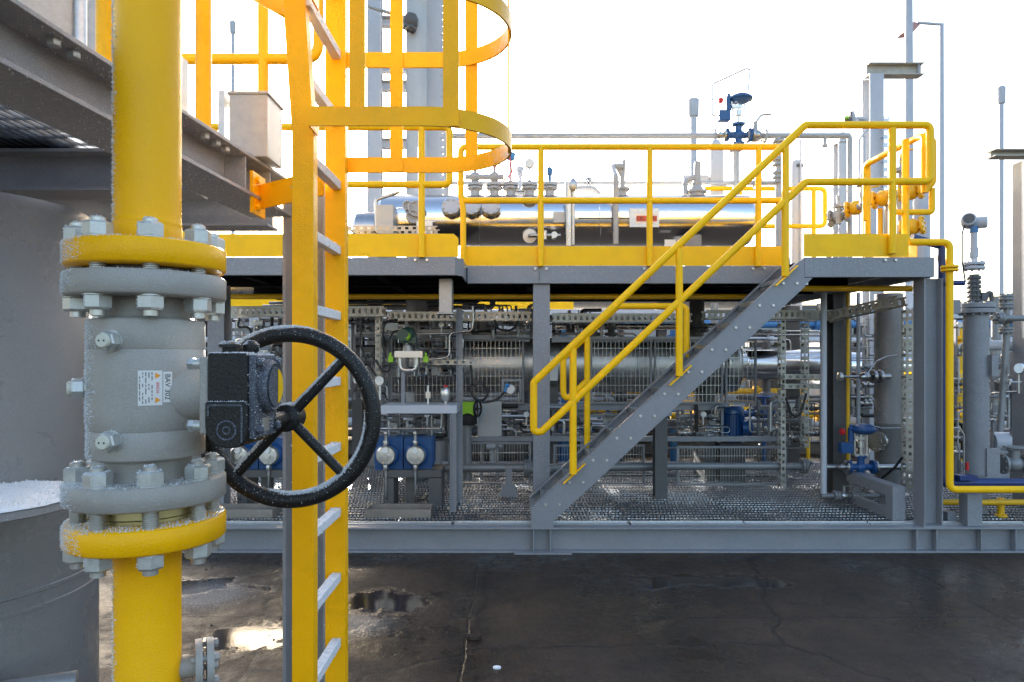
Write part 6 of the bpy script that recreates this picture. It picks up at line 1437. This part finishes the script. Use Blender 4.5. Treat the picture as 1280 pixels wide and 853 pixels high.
# small hand valves on the rear lines
for k, (px, py, m_, lab) in enumerate(((700, 540, 'blue', 'small blue far valve right of the deck column'), (760, 528, 'blue', 'small blue far valve behind the lower treads'), (955, 517, 'blue', 'small blue far valve right of the blue upright motor'), (880, 520, 'yellow_pipe', 'yellow far valve left of the blue upright motor'), (1010, 517, 'yellow_pipe', 'yellow far valve under the silver rear vessel'), (1195, 565, 'pipe_grey', 'grey far valve behind the slim filter foot'), (330, 530, 'pipe_grey', 'grey far valve inside the handwheel'))):
    p = W(px, py, 10.2); t = L('rear_valve', lab, 'valve', p)
    MB().sphere(p, 0.09, (1.2, 1, 1), 12).flange(p+V((-0.13, 0, 0)), X1, 0.12, 0.03, 8, 0.09, 0.012).flange(p+V((0.13, 0, 0)), X1, 0.12, 0.03, 8, 0.09, 0.012).cyl(p, p+V((0, 0, 0.25)), 0.03, 10).cyl(p+V((-0.5, 0, 0)), p+V((0.5, 0, 0)), 0.05, 10).cyl(p, V((p.x, p.y, 0)), 0.03, 8).mk('valve_body', m_, t)
    MB().torus(p+V((0, 0, 0.25)), Z1, 0.10, 0.014, 20, 6).bar(p+V((-0.1, 0, 0.25)), p+V((0.1, 0, 0.25)), 0.015, 0.015).mk('handwheel', m_, t)
# far boundary: long grey equipment hall low on the horizon
t = L('equipment_hall', 'low grey equipment hall closing the view far behind the plant', 'building', (0, 24, 0))
MB().box((-24, 22, 0), (34, 30, 3.2)).mk('wall', 'pipe_grey', t)
MB().box((-24.2, 21.8, 3.2), (34.2, 30.2, 3.4)).mk('roof', 'grey_dark', t)

# ------------------------------------------------ instrument racks with tubing, one per bay
def rack(x0, x1, y0, y1, d, lab, seed, ntube=9, nvalve=5, nbox=2):
    rn = random.Random(seed); t = L('instrument_rack', lab, 'instrument rack', W((x0+x1)/2, y1, d), 'instrument racks among the pipes under the deck')
    for px in (x0, x1): MB().angle(W(px, y1, d+0.05), W(px, y0, d+0.05), 0.04, 0.005, (0, -1, 0)).mk('upright', 'grey', t)
    for k in range(2):
        py = y0+(y1-y0)*(0.2+0.6*k); MB().box(W(x0, py+2, d+0.06), W(x1, py-2, d+0.06)+V((0, 0.03, 0))).mk('cross_rail', 'pipe_grey', t)
    for k in range(int(ntube*1.9)):
        px, py = rn.uniform(x0, x1), rn.uniform(y0, y1); dd = d+rn.uniform(-0.1, 0.25); P_ = [W(px, py, dd)]
        for j in range(rn.randint(2, 4)):
            if (j+k) % 2: px = min(max(px+rn.uniform(-50, 50), x0-12), x1+12)
            else: py = min(max(py+rn.uniform(-45, 45), y0-4), y1)
            P_.append(W(px, py, dd))
        MB().tube(P_, rn.choice((0.006, 0.007, 0.009, 0.013, 0.02)), 8, 0.05).mk('tube', rn.choice(('steel_dull', 'steel_dull', 'galv', 'pipe_grey', 'rubber')), t)
    for k in range(int(nvalve*1.6)):
        p = W(rn.uniform(x0+3, x1-3), rn.uniform(y0+4, y1-4), d-0.05); s = rn.uniform(0.018, 0.034)
        m = MB().cyl(p-V((s*2.2, 0, 0)), p+V((s*2.2, 0, 0)), s*0.55, 8).hexn(p-V((s*2.4, 0, 0)), X1, s*1.6, s*0.9).hexn(p+V((s*1.5, 0, 0)), X1, s*1.6, s*0.9).sphere(p, s, (1.1, 1, 1), 10).cyl(p, p+V((0, 0, s*2.2)), s*0.3, 8)
        m.bar(p+V((-s*1.6, 0, s*2.2)), p+V((s*1.6, 0, s*2.2)), s*0.4, s*0.4); m.mk('small_valve', rn.choice(('steel_dull', 'alu', 'pipe_grey', 'grey_dark')), t)
    for k in range(nbox):
        a = W(rn.uniform(x0, x1-12), rn.uniform(y0+12, y1), d+0.1); s = rn.uniform(0.08, 0.14)
        MB().box(a, a+V((s, 0.07, s*1.2))).mk('small_box', rn.choice(('grey_light', 'grey_dark', 'pipe_grey')), t, bevel=0.004)
    p = W(rn.uniform(x0+5, x1-5), y0+6, d-0.08)
    MB().lathe([(0.028, 0), (0.032, 0.006), (0.032, 0.025)], p, (0, -1, 0), 16).cyl(p, p-V((0, 0, 0.12)), 0.008, 8).mk('small_gauge', 'gauge_face', t)
rack(286, 350, 398, 470, 7.6, 'instrument rack behind the upper left rim of the handwheel', 1, 10, 5, 3)
rack(440, 486, 396, 500, 7.5, 'instrument rack between the yellow ladder and the dark green transmitter', 2, 12, 7, 2)
rack(520, 566, 400, 470, 7.5, 'instrument rack right of the dark green transmitter', 3, 10, 5, 1)
rack(590, 662, 386, 424, 7.9, 'instrument rack above the black cable loop', 4, 9, 6, 2)
rack(690, 740, 392, 424, 7.9, 'instrument rack just right of the grey deck column near the tray', 5, 8, 6, 1)
rack(480, 560, 512, 548, 7.4, 'instrument rack behind the pump heads and shelf', 6, 10, 5, 2)
rack(628, 664, 512, 552, 7.8, 'instrument rack right of the plain grey cabinet', 7, 7, 5, 1)
rack(690, 800, 512, 552, 7.9, 'instrument rack behind the lower stair rails', 8, 12, 8, 4)
rack(845, 900, 512, 552, 7.9, 'instrument rack left of the blue upright motor', 9, 9, 5, 2)
rack(946, 1024, 500, 552, 7.9, 'instrument rack beside the two perforated uprights', 10, 12, 7, 2)
rack(1060, 1092, 395, 520, 8.0, 'instrument rack behind the lower blue control valve', 11, 10, 6, 2)
rack(1192, 1204, 400, 590, 7.4, 'narrow instrument rack between yellow pipe and slim filter', 12, 8, 5, 1)
rack(1238, 1262, 440, 600, 7.3, 'instrument rack between slim filter and right column', 13, 10, 6, 2)
rack(262, 350, 500, 545, 7.6, 'instrument rack behind the lower left of the handwheel', 14, 9, 5, 2)

for k, (x0, x1, y, n_, d, m_, lab) in enumerate(((284, 664, 379, 4, 9.2, 'pipe_grey', 'bundle of grey tubes right under the rear of the deck'), (430, 664, 405, 5, 8.9, 'steel_dull', 'bundle of bright tubes between the cable tray and the pale mesh rail'), (690, 1040, 407, 5, 8.9, 'steel_dull', 'bundle of bright tubes behind the stair above the dark vessel'), (560, 1020, 528, 5, 8.8, 'pipe_grey', 'bundle of grey tubes below the dark vessel'), (560, 1000, 596, 3, 8.3, 'grey_dark', 'bundle of dark tubes lying low behind the mesh near the deck'))):
    t = L('tube_bundle', lab, 'tubes', W((x0+x1)/2, y+n_*3, d)); rn = random.Random(40+k)
    for j in range(n_):
        yy = y+j*5.2+rn.uniform(-1, 1); xa_, xb_ = x0+rn.uniform(0, 60), x1-rn.uniform(0, 60); q_ = rn.uniform(-14, 14)
        xm = rn.uniform(xa_+60, xb_-60)
        MB().tube([W(xa_, yy, d), W(xm, yy, d), W(xm+rn.uniform(4, 14), yy+q_, d+0.1), W(xb_, yy+q_, d+0.1), W(xb_, yy+q_+rn.choice((-20, 20)), d+0.1)], rn.choice((0.010, 0.014, 0.02, 0.03)), 8, 0.06).mk('tube', m_, t)
# hanging black cables
for k, (pts, d, lab) in enumerate((([(452, 398), (450, 430), (458, 452), (470, 470)], 7.0, 'black cable hanging from the tray just right of the yellow ladder'), ([(497, 400), (480, 402), (478, 430), (482, 446)], 6.9, 'black cable arching from the tray down to the left lime clamp'), ([(982, 497), (990, 520), (1000, 520), (1008, 492)], 7.2, 'black cable sagging between the two perforated uprights'), ([(300, 398), (296, 410), (312, 408), (316, 430)], 7.0, 'black cable bent below the tray left of the ladder'), ([(618, 400), (622, 412), (640, 414), (648, 402)], 7.2, 'black cable sagging under the tray left of the deck column'))):
    MB().tube([W(a, b, d) for a, b in pts], 0.012, 8, 0.1).mk('hanging_cable', 'rubber', label=lab, cat='cable')
